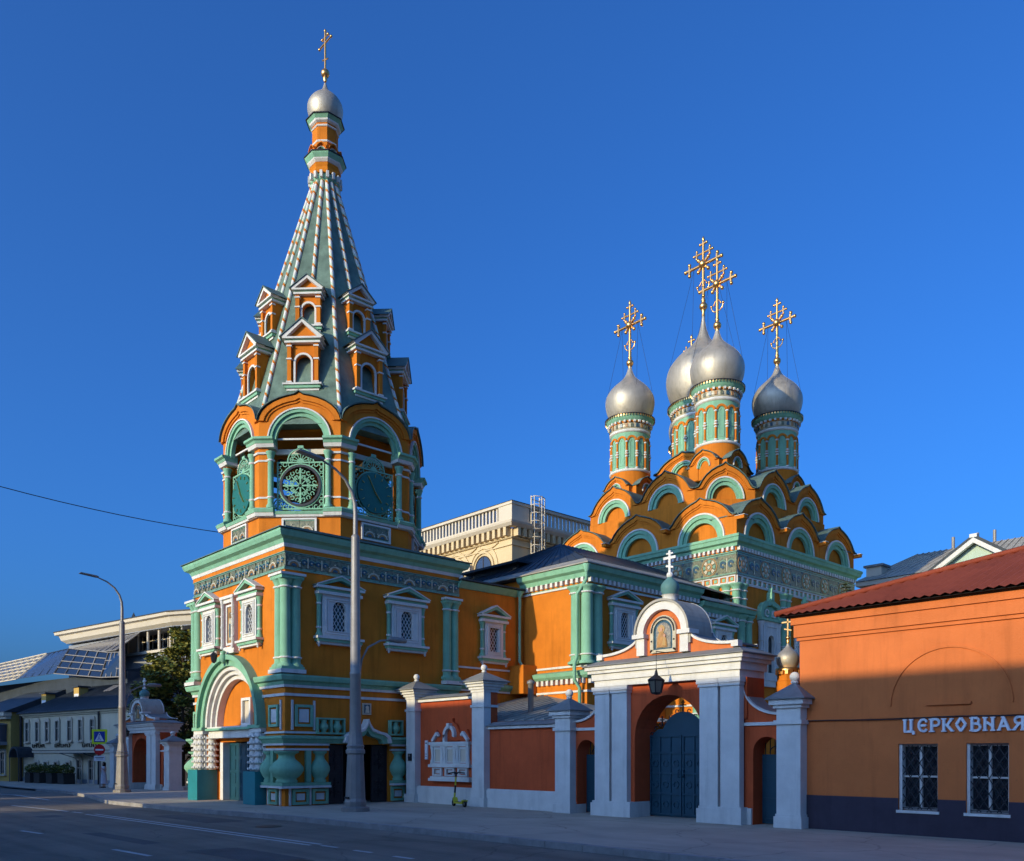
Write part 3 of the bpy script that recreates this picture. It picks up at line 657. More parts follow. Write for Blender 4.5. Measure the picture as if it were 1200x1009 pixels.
# corner columns
CK = Kit('column', half_col(MB('mint'), 0, 0, 4.62, 7.62, .18, (4.95, 7.3)))
for (x_, y_) in ((3.3, -H), (H - .02, -H + .02), (H, -3.3), (-H + .02, -H + .02), (-3.3, -H), (H, 3.14), (H, 3.5)): place(CK, bt, (x_, y_, 0))
for (x0, y0, x1, y1) in ((3.05, -H - .3, H + .3, -3.05), (-H - .3, -H - .3, -3.05, -3.05), (H - .2, 2.88, H + .3, H + .05)):
    part('column_base', MB('white').box(x0, x1, y0, y1, 4.42, 4.55).use('mint').box(x0 + .04, x1 - .04, y0 + .04, y1 - .04, 4.55, 4.64), bt)
    part('column_capital', MB('mint').box(x0 + .05, x1 - .05, y0 + .05, y1 - .05, 7.55, 7.66).use('white').box(x0, x1, y0, y1, 7.66, 7.74), bt)

# ---- octagon belfry
A8 = 3.5; FW = 2 * A8 * math.tan(PI / 8)
def V8(k, r=None):
    rr = (r or A8) / math.cos(PI / 8); a = R(22.5 + 45 * k); return (rr * math.cos(a), rr * math.sin(a))
OCT = [V8(k) for k in range(8)]
part('octagon_base', MB('orange').slab(OCT, 9.2, 10.05), bt)
sw_part('base_moulding', OCT, [('white', [(-.04, 9.2), (.10, 9.2), (.05, 9.36), (-.04, 9.36)])], True)
sw_part('belfry_ledge', OCT, [('mint', [(-.6, 10.14), (.14, 10.14), (.18, 10.24), (-.6, 10.26)]), ('white', [(-.04, 10.06), (.10, 10.06), (.12, 10.135), (-.04, 10.135)])], True)
part('belfry_floor', MB('roofgreen').slab([V8(k, A8 - .7) for k in range(8)], 10.0, 10.22), bt)
KO = kokoshnik(FW, -2.49, .68, 1.62, .86, 1.14, 1.1, ROUND, True, .5, legs=False)
COLO = Kit('colonnette', half_col(MB('mint'), 0, 0, 10.38, 12.36, .105, (10.75, 12.05)))
ptile = Kit('relief_panel', MB('white').strip([(-.62, 9.42), (.62, 9.42), (.62, 10.02), (-.62, 10.02)], [(-.55, 9.48), (.55, 9.48), (.55, 9.96), (-.55, 9.96)], -.08, 0, True))
for i in range(2): ptile.add(TILE6[0] if i == 0 else TILE6[0], (-.55 + .55 * i, 0, 9.48), 0, (.55 / .6, 1, .48 / .62))
lat = MB('mint'); z0 = 10.36; hw = .84
lat.strip([(-hw, z0), (hw, z0), (hw, 12.05), (-hw, 12.05)], [(-hw + .05, z0 + .05), (hw - .05, z0 + .05), (hw - .05, 12.0), (-hw + .05, 12.0)], .1, .14, True)
CR = (0, 11.2)
for i in range(9):
    for j in range(9):
        cx = -hw + .1 + i * (2 * hw - .2) / 8; cz = z0 + .1 + j * 1.49 / 8
        if math.hypot(cx, cz - 11.2) < .82: continue
        lat.arc(cx, cz, .055, .085, .11, .135, 20 * ((i + j) % 4), 20 * ((i + j) % 4) + 320, 8)
lat.arc(0, 11.2, .74, .79, .1, .14, 0, 360, 28).arc(0, 12.05, .44, .48, .1, .14, 0, 180, 14)
for a in range(15, 180, 25): lat.bar((.1 * math.cos(R(a)), .12, 12.05 + .1 * math.sin(R(a))), (.4 * math.cos(R(a)), .12, 12.05 + .4 * math.sin(R(a))), .025); lat.arc(.33 * math.cos(R(a)), 12.05 + .33 * math.sin(R(a)), .05, .075, .11, .135, 0, 340, 8)
lat.arc(0, 12.05, .001, .12, .1, .14, 0, 180, 8); lat.box(-.1, .1, .1, .14, 12.5, 12.62)
LAT = Kit('filigree_panel', lat)
clk = MB('teal').lathe([(.73, -.02), (.73, .0), (.70, .03), (.0001, .03)], 32, smooth=False)
ck = Kit('clock_face', None)
cm = MB('clock').arc(0, 0, .001, .73, .02, .09, 0, 360, 32); ckf = Kit('clock_face', cm)
mk = MB('gold')
for a in range(0, 360, 30):
    c, s_ = math.cos(R(a)), math.sin(R(a)); mk.bar((c * .54, .012, s_ * .54), (c * .64, .012, s_ * .66), .06, .015)
ckf.add(Kit('hour_marks', mk))
hm = MB('gold'); 
for (a, L_, w_) in ((118, .60, .06), (-52, .42, .09)):
    c, s_ = math.cos(R(a)), math.sin(R(a)); hm.bar((-c * .1, -.0, -s_ * .1), (c * L_, -.0, s_ * L_), w_, .012)
ckf.add(Kit('clock_hands', hm))
orn = MB('mint')
for a in range(0, 360, 45):
    c, s_ = math.cos(R(a)), math.sin(R(a)); e = .62 if a % 90 == 0 else .46
    orn.bar((c * .06, .1, s_ * .06), (c * e, .1, s_ * e), .055 if a % 90 == 0 else .03)
    for q in (.3, .5):
        for s2 in (-1, 1):
            orn.arc(c * q - s_ * s2 * .1, s_ * q + c * s2 * .1, .05, .08, .08, .12, a, a + 300, 8)
ORN = Kit('wrought_cross', orn); ORN.add(Kit('ring', MB('iron').arc(0, 0, .66, .74, .06, .15, 0, 360, 28)))
for k in range(8):
    th = 45 * k; a = R(th); rz = th + 90
    loc = (A8 * math.cos(a), A8 * math.sin(a))
    place(KO, bt, (*loc, 12.76), rz); place(ptile, bt, (*loc, 0), rz); place(LAT, bt, (*loc, 0), rz)
    if th in (0, 270, 180, 90): place(ckf, bt, (loc[0], loc[1], 11.2), rz)
    else: place(ORN, bt, (loc[0], loc[1], 11.2), rz)
    for u in (-1, 1):
        px_ = loc[0] + u * 1.02 * math.cos(a + PI / 2) + .03 * math.cos(a); py_ = loc[1] + u * 1.02 * math.sin(a + PI / 2) + .03 * math.sin(a); place(COLO, bt, (px_, py_, 0), rz)
    # pier caps / pedestals round each corner
    n0 = k; v = V8(k); fa, fb = R(45 * k), R(45 * (k + 1))
    pa = (A8 * math.cos(fa) - math.sin(fa) * .88, A8 * math.sin(fa) + math.cos(fa) * .88); pb = (A8 * math.cos(fb) + math.sin(fb) * .88, A8 * math.sin(fb) - math.cos(fb) * .88)
    path = [pa, v, pb]
    sw_part('pier_capital', path, [('mint', [(-.3, 12.62), (.18, 12.62), (.22, 12.7), (.30, 12.74), (.30, 12.82), (-.3, 12.84)]), ('white', [(-.3, 12.5), (.12, 12.5), (.17, 12.615), (-.3, 12.615)]), ('white', [(-.03, 12.28), (.06, 12.28), (.08, 12.34), (-.03, 12.34)])])
    sw_part('pier_pedestal', path, [('mint', [(-.03, 10.2), (.22, 10.2), (.26, 10.3), (.2, 10.36), (-.03, 10.38)]), ('white', [(-.03, 10.08), (.16, 10.08), (.2, 10.195), (-.03, 10.195)])])
    sw_part('pier_band', path, [('white', [(-.02, 10.72), (.035, 10.72), (.035, 10.78), (-.02, 10.78)]), ('white', [(-.02, 12.02), (.035, 12.02), (.035, 12.08), (-.02, 12.08)])])
    # tie rod and timber beam across the opening
    tm = MB('white').at(loc[0], loc[1], 0, rz).box(-.9, .9, .2, .26, 12.86, 12.92); part('tie_bar', tm, bt)
    tm = MB('creamw').at(loc[0], loc[1], 0, rz).box(-.95, .95, .3, .42, 12.38, 12.56); part('beam', tm, bt)
part('belfry_core', MB('orange2').slab([V8(k, 2.95) for k in range(8)], 13.3, 13.42), bt)
bell = MB('iron').lathe([(.52, 0), (.5, .06), (.38, .3), (.3, .6), (.22, .72), (.05, .8)], 20); bk2 = Kit('bell', bell)
for (x_, y_, z_, s_) in ((.0, 0, 11.2, 1.3), (-1.3, .6, 11.6, .8), (1.2, .9, 11.7, .7), (.9, -1.3, 11.7, .6)): place(bk2, bt, (x_, y_, z_), 0, s_)
part('bell_beam', MB('bark').box(-2.9, 2.9, -.1, .1, 12.25, 12.45).box(-1.4, -1.2, -2.6, 2.6, 12.2, 12.38).box(1.1, 1.3, -2.6, 2.6, 12.2, 12.38), bt)
# ---- tent spire
def RS(z): return .46 + .31 * (24.0 - z)
sp = MB('spiretile').lathe([(RS(13.35), 13.35), (RS(24.0), 24.0)], 8, a0=22.5, a1=382.5, smooth=False); part('spire', sp, bt)
def rib(z0, z1, f):
    mb = MB('white'); N = int((z1 - z0) / .055); n = 8; vs = []; r = .075
    for i in range(N + 1):
        z = z0 + (z1 - z0) * i / N; rr = RS(z) * f
        for k in range(n): a = 2 * PI * k / n; vs.append((rr + r * math.cos(a), r * math.sin(a), z))
    mb.use('white'); mb.use('tmint2'); mb.use('orange')
    mb.v = vs
    for i in range(N):
        for k in range(n):
            mb.f.append([i * n + k, i * n + (k + 1) % n, (i + 1) * n + (k + 1) % n, (i + 1) * n + k]); q = (i + k) % 8; mb.mi.append(2 if q < 2 else (1 if q < 4 else 0)); mb.sm.append(True)
    return Kit('striped_rib', mb)
M['tmint2'] = mat('pale_mint_rib_paint', (.5, .62, .48), .75, .08, 1.5, .1, 30)
RB1 = rib(13.6, 23.95, 1.0); RB2 = rib(19.0, 23.95, .935)
for k in range(8): place(RB1, bt, (0, 0, 0), 22.5 + 45 * k); place(RB2, bt, (0, 0, 0), 45 * k)
def dormer(w_, h, dpt, name='dormer'):
    """faces -y with its front at y=0; foot z=0"""
    bw = w_ * .37; zt = h * .66; ow = w_ * .2
    mb = MB('orange').prism(wallpoly(-bw, bw, .12, zt, [('arch', 0, .12 + h * .34, ow)]), 0, .18).box(-bw, -bw + .12, .18, dpt, .12, zt).box(bw - .12, bw, .18, dpt, .12, zt)
    k = Kit(name, mb)
    k.add(Kit('arch_trim', MB('white').arc(0, .12 + h * .34, ow, ow + .07, -.05, .02, n=12).box(-ow - .07, -ow, -.05, .02, .12, .12 + h * .34).box(ow, ow + .07, -.05, .02, .12, .12 + h * .34)))
    cm_ = MB('orange').box(-.07, .07, -.12, .0, .14, zt)
    for zz in (.2, .42 * h, zt - .12): cm_.use('white').box(-.1, .1, -.15, .0, zz, zz + .05)
    pk_ = Kit('pilaster', cm_); k.add(pk_, (-bw + .03, 0, 0)).add(pk_, (bw - .03, 0, 0))
    k.add(Kit('sill', MB('mint').box(-w_ * .46, w_ * .46, -.16, .3, -.0, .1).use('white').box(-w_ * .5, w_ * .5, -.22, .3, .1, .16).box(-w_ * .42, w_ * .42, -.1, .2, -.08, 0)))
    pm = MB('white').box(-w_ * .46, w_ * .46, -.18, dpt * .8, zt, zt + .07).use('mint').box(-w_ * .44, w_ * .44, -.14, dpt * .8, zt + .07, zt + .13).use('white').box(-w_ * .5, w_ * .5, -.24, dpt * .8, zt + .13, zt + .19)
    zz = zt + .19
    pm.strip([(-w_ * .54, zz), (0, h), (w_ * .54, zz)], [(-w_ * .4, zz), (0, h - .12), (w_ * .4, zz)], -.24, .1).use('orange').prism([(-w_ * .4, zz), (w_ * .4, zz), (0, h - .12)], -.08, .05)
    k.add(Kit('pediment', pm)); k.add(Kit('roof', MB('roofgreen').strip([(-w_ * .58, zz - .0), (0, h + .06), (w_ * .58, zz - .0)], [(-w_ * .55, zz), (0, h + .01), (w_ * .55, zz)], -.28, dpt)))
    k.add(Kit('back', MB('creamw').box(-bw + .1, bw - .1, .42, .46, .12, zt)))
    return k
D1, D2 = dormer(1.40, 2.42, 1.5), dormer(1.12, 1.95, 1.1)
for k in range(8):
    a = R(45 * k)
    place(D1, bt, (3.02 * math.cos(a), 3.02 * math.sin(a), 14.76), 45 * k + 90)
    place(D2, bt, (2.36 * math.cos(a), 2.36 * math.sin(a), 17.15), 45 * k + 90)
# ---- neck and small dome
NK = [V8(k, 1) for k in range(8)]
def oct_ring(mb, m_, pr): mb.use(m_).lathe(pr, 8, a0=22.5, a1=382.5, smooth=False)
mb = MB('white'); oct_ring(mb, 'mint', [(.46, 23.85), (.58, 23.95), (.58, 24.15), (.5, 24.2)]); part('spire_collar', mb, bt)
mb = MB('white')
for i in range(16):
    a = 22.5 * i; mb.at(0, 0, 0, a).box(-.05, .05, -.66, -.5, 23.98, 24.22)
mb.at(); part('collar_fringe', mb, bt)
mb = MB('orange'); oct_ring(mb, 'orange2', [(.6, 24.2), (.62, 24.3), (.58, 24.42), (.62, 24.55), (.58, 24.6)]); oct_ring(mb, 'white', [(.6, 24.6), (.68, 24.68), (.70, 24.72)]); oct_ring(mb, 'mint', [(.70, 24.72), (.78, 24.84), (.80, 24.9)]); oct_ring(mb, 'iron', [(.83, 24.9), (.83, 24.94), (.5, 24.97)]); part('neck_cornice', mb, bt)
nkk = kokoshnik(.46, 0, .15, .38, .11, .17, 0, KEEL, False, .08, legs=False)
for k in range(8): place(nkk, bt, (.54 * math.cos(R(45 * k)), .54 * math.sin(R(45 * k)), 24.97), 45 * k + 90)
mb = MB('orange'); oct_ring(mb, 'orange', [(.5, 24.9), (.5, 26.2)]); oct_ring(mb, 'white', [(.52, 25.42), (.54, 25.45), (.52, 25.5)]); oct_ring(mb, 'white', [(.52, 26.02), (.55, 26.05), (.52, 26.1)]); part('neck', mb, bt)
mb = MB('white'); oct_ring(mb, 'white', [(.52, 26.18), (.6, 26.22), (.62, 26.28)]); oct_ring(mb, 'mint', [(.62, 26.28), (.72, 26.4)]); oct_ring(mb, 'iron', [(.76, 26.4), (.76, 26.43), (.3, 26.46)]); part('neck_cornice', mb, bt)
mb = MB('pewter').lathe([(r, z + 26.98) for r, z in onion(.69)], 32); dm = Kit('dome', mb)
sc_ = MB('gold'); sc_.lathe([(.05, 28.1), (.09, 28.2), (.07, 28.32)], 10).ball(0, 0, 28.42, .17, 14, 8).tube([(0, 0, 28.5), (0, 0, 30.1)], .04, 6)
sc_.tube([(-.42, 0, 29.62), (.42, 0, 29.62)], .035, 6).tube([(-.2, 0, 29.85), (.2, 0, 29.85)], .03, 6).tube([(-.2, 0, 29.05), (.2, 0, 28.9)], .03, 6)
for (x_, z_) in ((-.44, 29.62), (.44, 29.62), (0, 30.1), (-.21, 29.85), (.21, 29.85)): sc_.ball(x_, 0, z_, .055, 8, 5)
dm.add(Kit('cross', sc_)); place(dm, bt)

# ================================================================ REFECTORY WITH WING
def pw(name, mb, parent, **k):
    o = part(name, mb, parent, **k); o.location = (-parent.location[0], -parent.location[1], -parent.location[2]); return o
def plw(kit, parent, loc, rz=0, sc=(1, 1, 1)):
    return place(kit, parent, tuple(a - b for a, b in zip(loc, parent.location)), rz, sc)
def swp(name, path, profs, parent, close=False):
    mb = MB(profs[0][0])
    for m_, pr in profs: mb.use(m_).sweep(path, pr, close)
    return pw(name, mb, parent)
XW, YW0, YR, XR_ = -26.05, 21.16, 24.64, -22.41
rf = thing('refectory', 'low orange refectory and wing with dark metal roofs between bell tower and domed church', 'church building', (-28, 28, 0))
pw('wall', MB('orange').box(-36, XR_, YR, 31.93, -.2, 9.0), rf); pw('wall', MB('orange').box(-36, XR_ - .001, 31.93, 36.24, -.2, 8.5), rf)
pw('wing_wall', MB('orange').box(-33, XW, YW0 + .002, YR, -.2, 8.5), rf)
def ref_cornice(path, dz, lowrow=True):
    swp('cornice', path, [('mint', [(-.04, 8.60 + dz), (.10, 8.60 + dz), (.16, 8.76 + dz), (.30, 8.84 + dz), (.36, 9.02 + dz), (-.04, 9.04 + dz)]), ('mint', [(-.04, 8.34 + dz - .0), (.04, 8.34 + dz), (.04, 8.37 + dz), (-.04, 8.37 + dz)])], rf)
    swp('string_course', path, [('white', [(-.04, 8.27 + dz), (.06, 8.27 + dz), (.06, 8.335 + dz), (-.04, 8.335 + dz)])], rf)
    pw('dentils', dentil_mb(path, 8.42 + dz, 8.597 + dz, .14, .13, .27, close=False), rf, stuff=True)
ref_cornice([(XW, YR), (XR_, YR), (XR_, 31.93)], 0); ref_cornice([(XR_, 31.94), (XR_, 36.2)], -.5)
lowp = [(XW + .9, YR), (XR_, YR), (XR_, 36.2)]
swp('string_course', lowp, [('white', [(-.04, 5.14), (.06, 5.14), (.06, 5.22), (-.04, 5.22)]), ('white', [(-.04, 4.15), (.06, 4.15), (.06, 4.23), (-.04, 4.23)])], rf)
swp('belt_cornice', lowp, [('mint', [(-.04, 4.70), (.12, 4.70), (.24, 4.80), (.30, 4.95), (-.04, 5.04)])], rf)
pw('dentils', dentil_mb(lowp, 4.50, 4.697, .14, .13, .27, close=False), rf, stuff=True)
RC = Kit('column', half_col(MB('mint'), 0, 0, 5.24, 8.26, .24, (5.6, 8.0)))
for (x_, y_) in ((-22.95, YR), (XR_ - .02, YR + .02), (XR_, YR + .55), (XR_, 35.3), (XR_, 35.9), (XR_, 31.6)): plw(RC, rf, (x_, y_, 0))
plw(WK, rf, (XR_, 26.74, 5.85), 90); plw(WK, rf, (XR_, 29.8, 5.85), 90); plw(WK, rf, (XR_, 33.75, 5.62), 90)
WW = window_kit(1.36, 2.35, .46, .98, arched=False); plw(WW, rf, (XW, 22.95, 5.3), 90)
swp('string_course', [(XW, YW0), (XW, YR)], [('white', [(-.04, 5.12), (.05, 5.12), (.05, 5.19), (-.04, 5.19)])], rf)
swp('belt_cornice', [(XW, YW0), (XW, YR)], [('mint', [(-.04, 4.30), (.1, 4.30), (.22, 4.42), (.24, 4.52), (-.04, 4.58)]), ('white', [(-.04, 4.22), (.07, 4.22), (.07, 4.295), (-.04, 4.295)])], rf)
swp('wing_fascia', [(XW, YW0), (XW, YR - .36)], [('mint', [(-.04, 8.22), (.08, 8.24), (.22, 8.42), (.24, 8.48), (-.04, 8.48)])], rf)
pw('wing_roof', MB('roofdark').add([(XW + .34, YW0, 8.5), (XW + .34, YR, 8.5), (-30, YR, 8.62), (-30, YW0, 8.62), (XW + .34, YW0, 8.56), (XW + .34, YR, 8.56), (-30, YR, 8.7), (-30, YW0, 8.7)],
   [(3, 2, 1, 0), (4, 5, 6, 7), (0, 1, 5, 4), (1, 2, 6, 5), (2, 3, 7, 6), (3, 0, 4, 7)]), rf)
# main roof: pale skirt and steep dark hips with standing seams
E0 = [(-36, YR - .42), (XR_ + .42, YR - .42), (XR_ + .42, 31.95), (-36, 31.95)]
E1 = [(-36, YR + .9), (XR_ - .9, YR + .9), (XR_ - .9, 31.95), (-36, 31.95)]
mb = MB('roofpale'); mb.add([(x, y, 9.08) for x, y in E0] + [(x, y, 9.62) for x, y in E1] + [(x, y, 9.04) for x, y in E0], [(0, 1, 5, 4), (1, 2, 6, 5), (8, 9, 1, 0), (9, 10, 2, 1), (8, 11, 10, 9)])
pw('roof_skirt', mb, rf)
AP = (-29.2, 30.2, 12.0); BP = (-29.2, 36.2, 12.0)
mb = MB('roofdark'); e = [(-36, YR + .9, 9.63), (XR_ - .9, YR + .9, 9.63), (XR_ - .9, 31.95, 9.63), (XR_ - .9, 36.2, 9.4)]
mb.add([e[0], e[1], e[3], BP, AP, (-36, 36.2, 9.6)], [(0, 1, 4), (1, 2, 3, 4), (4, 3, 5), (0, 4, 5)]); pw('roof', mb, rf)
def seams(a0, a1, b0, b1, n, w_=.03, h=.05, m_='roofdark'):
    mb = MB(m_); a0, a1, b0, b1 = map(Vector, (a0, a1, b0, b1))
    for i in range(n + 1):
        t = i / n; mb.bar(a0.lerp(a1, t), b0.lerp(b1, t), w_, h)
    return mb
s_ = seams(e[0], e[1], (AP[0] - .01, AP[1], AP[2]), AP, 26); pw('roof_seams', s_, rf, stuff=True)
pw('roof_seams', seams(e[1], e[3], AP, BP, 22), rf, stuff=True)
pw('roof_skirt', MB('roofpale').add([(XR_ + .42, 31.96, 8.58), (XR_ + .42, 36.2, 8.58), (XR_ - .9, 36.2, 9.1), (XR_ - .9, 31.96, 9.1), (XR_ + .42, 31.96, 8.54), (XR_ + .42, 36.2, 8.54)], [(0, 1, 2, 3), (4, 5, 1, 0), (4, 0, 3)]), rf)
pw('roof_dormer', MB('roofdark').box(-31.6, -28.4, 26.6, 29.4, 9.4, 10.35).box(-32.0, -28.0, 26.2, 29.8, 10.35, 10.45), rf)
def downpipe(x, y, z1, z0, off=.16, jog=True):
    mb = MB('mint').lathe([(.07, z1 - .25), (.15, z1 - .05), (.16, z1)], 10, x + off + .05, y - .05)
    mb.tube([(x + off + .05, y - .05, z1 - .2), (x + off, y, z1 - .55), (x + off - .02, y, z1 - .8), (x + off - .02, y, z0 + .2), (x + off + .12, y, z0)] , .06, 8)
    return mb
pw('downpipe', downpipe(XW, 24.36, 8.45, 5.4), rf)
dp = MB('mint').lathe([(.07, 8.7), (.17, 8.95), (.17, 9.0)], 10, XR_ + .25, YR - .3).tube([(XR_ + .25, YR - .3, 8.8), (XR_ + .2, YR - .25, 8.45), (XR_ - .22, YR - .34, 7.9), (XR_ - .22, YR - .34, 5.5), (XR_ - .2, YR - .5, 5.2), (XR_ - .2, YR - .5, 4.6), (XR_ - .2, YR - .2, 4.3), (XR_ - .2, YR - .2, .2)], .07, 8); pw('downpipe', dp, rf)
pw('chimney_stub', MB('orange').box(XW, XW + .86, YR - .75, YR, 4.2, 5.36), rf)

# ---- annex in the yard behind the fence
an = thing('yard_annex', 'low annex with a grey seamed metal roof behind the brick red fence', 'shed', (-22, 21.5, 0))
pw('wall', MB('orange2').box(-26.0, -18.4, 19.4, YR, 0, 2.8), an)
a, b, c, d = (-25.9, 19.15, 2.82), (-17.8, 19.15, 2.82), (-24.6, YR, 4.1), (-25.9, YR, 4.1)
pw('roof', MB('roofpale').add([a, b, c, d, (-17.8, YR, 2.82)], [(0, 1, 2, 3), (1, 4, 2)]), an)
mb = MB('roofpale')
for i in range(17):
    x = -25.7 + i * .46; t = 1.0 if x < -24.6 else (b[0] - x) / (b[0] - c[0])
    mb.bar((x, 19.15, 2.84), (x, 19.15 + (YR - 19.15) * t, 2.84 + 1.28 * t), .035, .06)
pw('roof_seams', mb, an, stuff=True)
pw('vent_pipe', MB('steel').lathe([(.10, 2.9), (.10, 4.15), (.15, 4.17), (.13, 4.25), (.001, 4.32)], 12, -21.35, 20.6), an)

# ================================================================ FIVE-DOMED CHURCH
X0, X1, Y0, Y1 = -35.4, -23.21, 36.23, 48.5
ch = thing('domed_church', 'orange church with tiers of keel gables, blue green tile frieze and five silver onion domes', 'church', (-29.3, 42.36, 0))
pw('wall', MB('orange').box(X0, X1, Y0, Y1, -.2, 12.3), ch)
CP = rect(X0, Y0, X1, Y1)
swp('cornice', CP, [('mint', [(-.04, 11.84), (.10, 11.84), (.14, 11.98), (.28, 12.04), (.32, 12.2), (.36, 12.24), (.36, 12.36), (-.2, 12.42)])], ch, True)
pw('dentils', dentil_mb(CP, 11.66, 11.837, .16, .13, .27, skip=(2, 3)), ch, stuff=True)
swp('frieze_frame', CP, [('tmint', [(-.04, 11.56), (.07, 11.56), (.07, 11.62), (-.04, 11.62)]), ('tgreen', [(-.04, 10.46), (.07, 10.46), (.07, 10.50), (-.04, 10.50)])], ch, True)
TB = [tile_kit(1.04, 1.04, 2), tile_kit(1.04, 1.04, 1), tile_kit(.52, 1.04, 0)]
def trw(kits, along0, along1, fixed, z, rz, pat, s_):
    n = round((along1 - along0) / s_); st = (along1 - along0) / n
    for i in range(n):
        u = along0 + st * i; loc = (u, fixed, z) if rz == 0 else (fixed, u, z); plw(kits[pat[i % len(pat)]], ch, loc, rz, (st / s_, 1, 1))
trw(TB, X0, X1, Y0, 10.505, 0, [0, 1], 1.02); trw(TB, Y0, Y1, X1, 10.505, 90, [0, 1], 1.02)
cof = MB('white').strip([(0.01, 0), (.45, 0), (.45, .36), (.01, .36)], [(.06, .05), (.40, .05), (.40, .31), (.06, .31)], -.07, 0, True).use('mint').box(.15, .31, -.03, 0, .1, .26).use('orange2').box(.06, .4, -.004, 0, .05, .31)
COF = Kit('coffer', cof); trw([COF], X0, X1, Y0, 10.09, 0, [0], .46); trw([COF], Y0, Y1, X1, 10.09, 90, [0], .46)
swp('string_course', CP, [('white', [(-.03, 10.03), (.06, 10.03), (.06, 10.085), (-.03, 10.085)])], ch, True)
CC = Kit('column', half_col(MB('mint'), 0, 0, 4.5, 10.02, .21, (5.2, 7.2, 7.3, 9.3, 9.7)))
for (x_, y_) in ((-23.75, Y0), (-24.4, Y0), (X1, 36.75), (X1 - .03, Y0 + .03), (X1, 40.5), (X1, 40.95), (X1, 44.2), (X1, 44.65), (X1, 48.1)): plw(CC, ch, (x_, y_, 0))
def ornate_window():
    k = Kit('window', None); hw = .95
    sm = MB('white').prism([(-.7, 0), (-.3, 0), (-.3, 2.3)] + arch_pts(0, 2.3, .3, 10)[1:-1] + [(.3, 2.3), (.3, 0), (.7, 0), (.7, 3.3), (-.7, 3.3)], -.2, 0).box(-.302, .302, -.198, 0, 0, .7)
    sm.strip([(-.55, .3), (.55, .3), (.55, 3.1), (-.55, 3.1)], [(-.47, .4), (.47, .4), (.47, 3.0), (-.47, 3.0)], -.24, -.19, True)
    k.add(Kit('surround', sm)).add(Kit('pane', MB('glass').box(-.297, .297, -.03, -.005, .7, 2.62)))
    hc = MB('white'); half_col(hc, 0, 0, .1, 3.25, .12, (.8, 1.3, 1.8, 2.3), 'white'); hk = Kit('half_column', hc); k.add(hk, (-.84, -.1, 0)).add(hk, (.84, -.1, 0))
    cr = MB('mint').box(-1.05, 1.05, -.3, 0, 3.3, 3.42).strip(full([(-1.0, 3.42), (-1.06, 3.7), (-.95, 4.0), (-.7, 4.2), (-.4, 4.28), (-.15, 4.4), (-.06, 4.65), (0, 5.0)]), full([(-.8, 3.42), (-.82, 3.65), (-.74, 3.85), (-.56, 4.0), (-.34, 4.06), (-.12, 4.1), (-.04, 4.15), (0, 4.2)]), -.24, 0)
    cr.prism([(-.8, 3.42), (.8, 3.42), (.74, 3.85), (.34, 4.06), (-.34, 4.06), (-.74, 3.85)], -.1, 0)
    for sx in (-1, 1): cr.use('white').arc(sx * .34, 3.7, .14, .2, -.18, -.09, 0, 320, 10)
    cr.use('mint').box(-.12, .12, -.3, 0, 4.35, 4.75)
    k.add(Kit('crown', cr)); return k
OW = ornate_window()
for y_ in (39.1, 42.55, 46.3): plw(OW, ch, (X1, y_, 5.15), 90)
plw(OW, ch, (-26.3, Y0, 5.15)); 
# tier one
K1 = kokoshnik(4.06, -.02, .92, 2.12, .92, 1.4, 1.5, KEEL, False, .5, legs=False)
for i in range(3):
    plw(K1, ch, (X1 - 2.03 - 4.06 * i, Y0 + .02, 12.42)); plw(K1, ch, (X1 - .02, Y0 + 2.06 + 4.09 * i, 12.42), 90)
    plw(K1, ch, (X0 + .02, Y1 - 2.06 - 4.09 * i, 12.42), 270); plw(K1, ch, (X0 + 2.03 + 4.06 * i, Y1 - .02, 12.42), 180)
pw('tier_roof', MB('roofgreen').slab(rect(X0 + .5, Y0 + .5, X1 - .5, Y1 - .5), 12.3, 13.5), ch)
SPT = Kit('spout', MB('orange').box(-.13, .13, -.42, .1, -.1, .06).use('white').box(-.16, .16, -.46, .1, .06, .085))
for y_ in (40.35, 44.43): plw(SPT, ch, (X1, y_, 13.28), 90)
plw(SPT, ch, (X1 + .0, Y1 + .0, 13.24), 90); plw(SPT, ch, (X1, Y0 + .14, 13.24), 90); plw(SPT, ch, (-27.27, Y0, 13.28)); plw(SPT, ch, (-31.33, Y0, 13.28))
# tier two
P2 = [(-33.6, 37.2), (-26.3, 37.2), (-24.2, 39.5), (-24.2, 46.9), (-26.0, 47.6), (-33.6, 47.6)]
pw('wall', MB('orange').slab(P2, 12.5, 15.0), ch)
K2 = kokoshnik(3.62, -.05, .5, 1.85, .74, 1.17, 1.5, KEEL, False, .45, legs=False)
for (x_, y_, rz, sx) in ((-28.12, 37.19, 0, 1), (-31.74, 37.19, 0, 1), (-25.25, 38.34, 47.6, .86), (-24.19, 41.32, 90, 1), (-24.19, 44.94, 90, 1), (-33.61, 39.4, 270, 1), (-33.61, 43.0, 270, 1), (-28.0, 47.61, 180, 1), (-31.6, 47.61, 180, 1)):
    plw(K2, ch, (x_, y_, 14.98), rz, (sx, 1, 1))
pw('tier_roof', MB('roofgreen').slab([(-33.1, 37.9), (-26.6, 37.9), (-24.9, 39.8), (-24.9, 46.6), (-26.2, 47.1), (-33.1, 47.1)], 14.9, 15.55), ch)
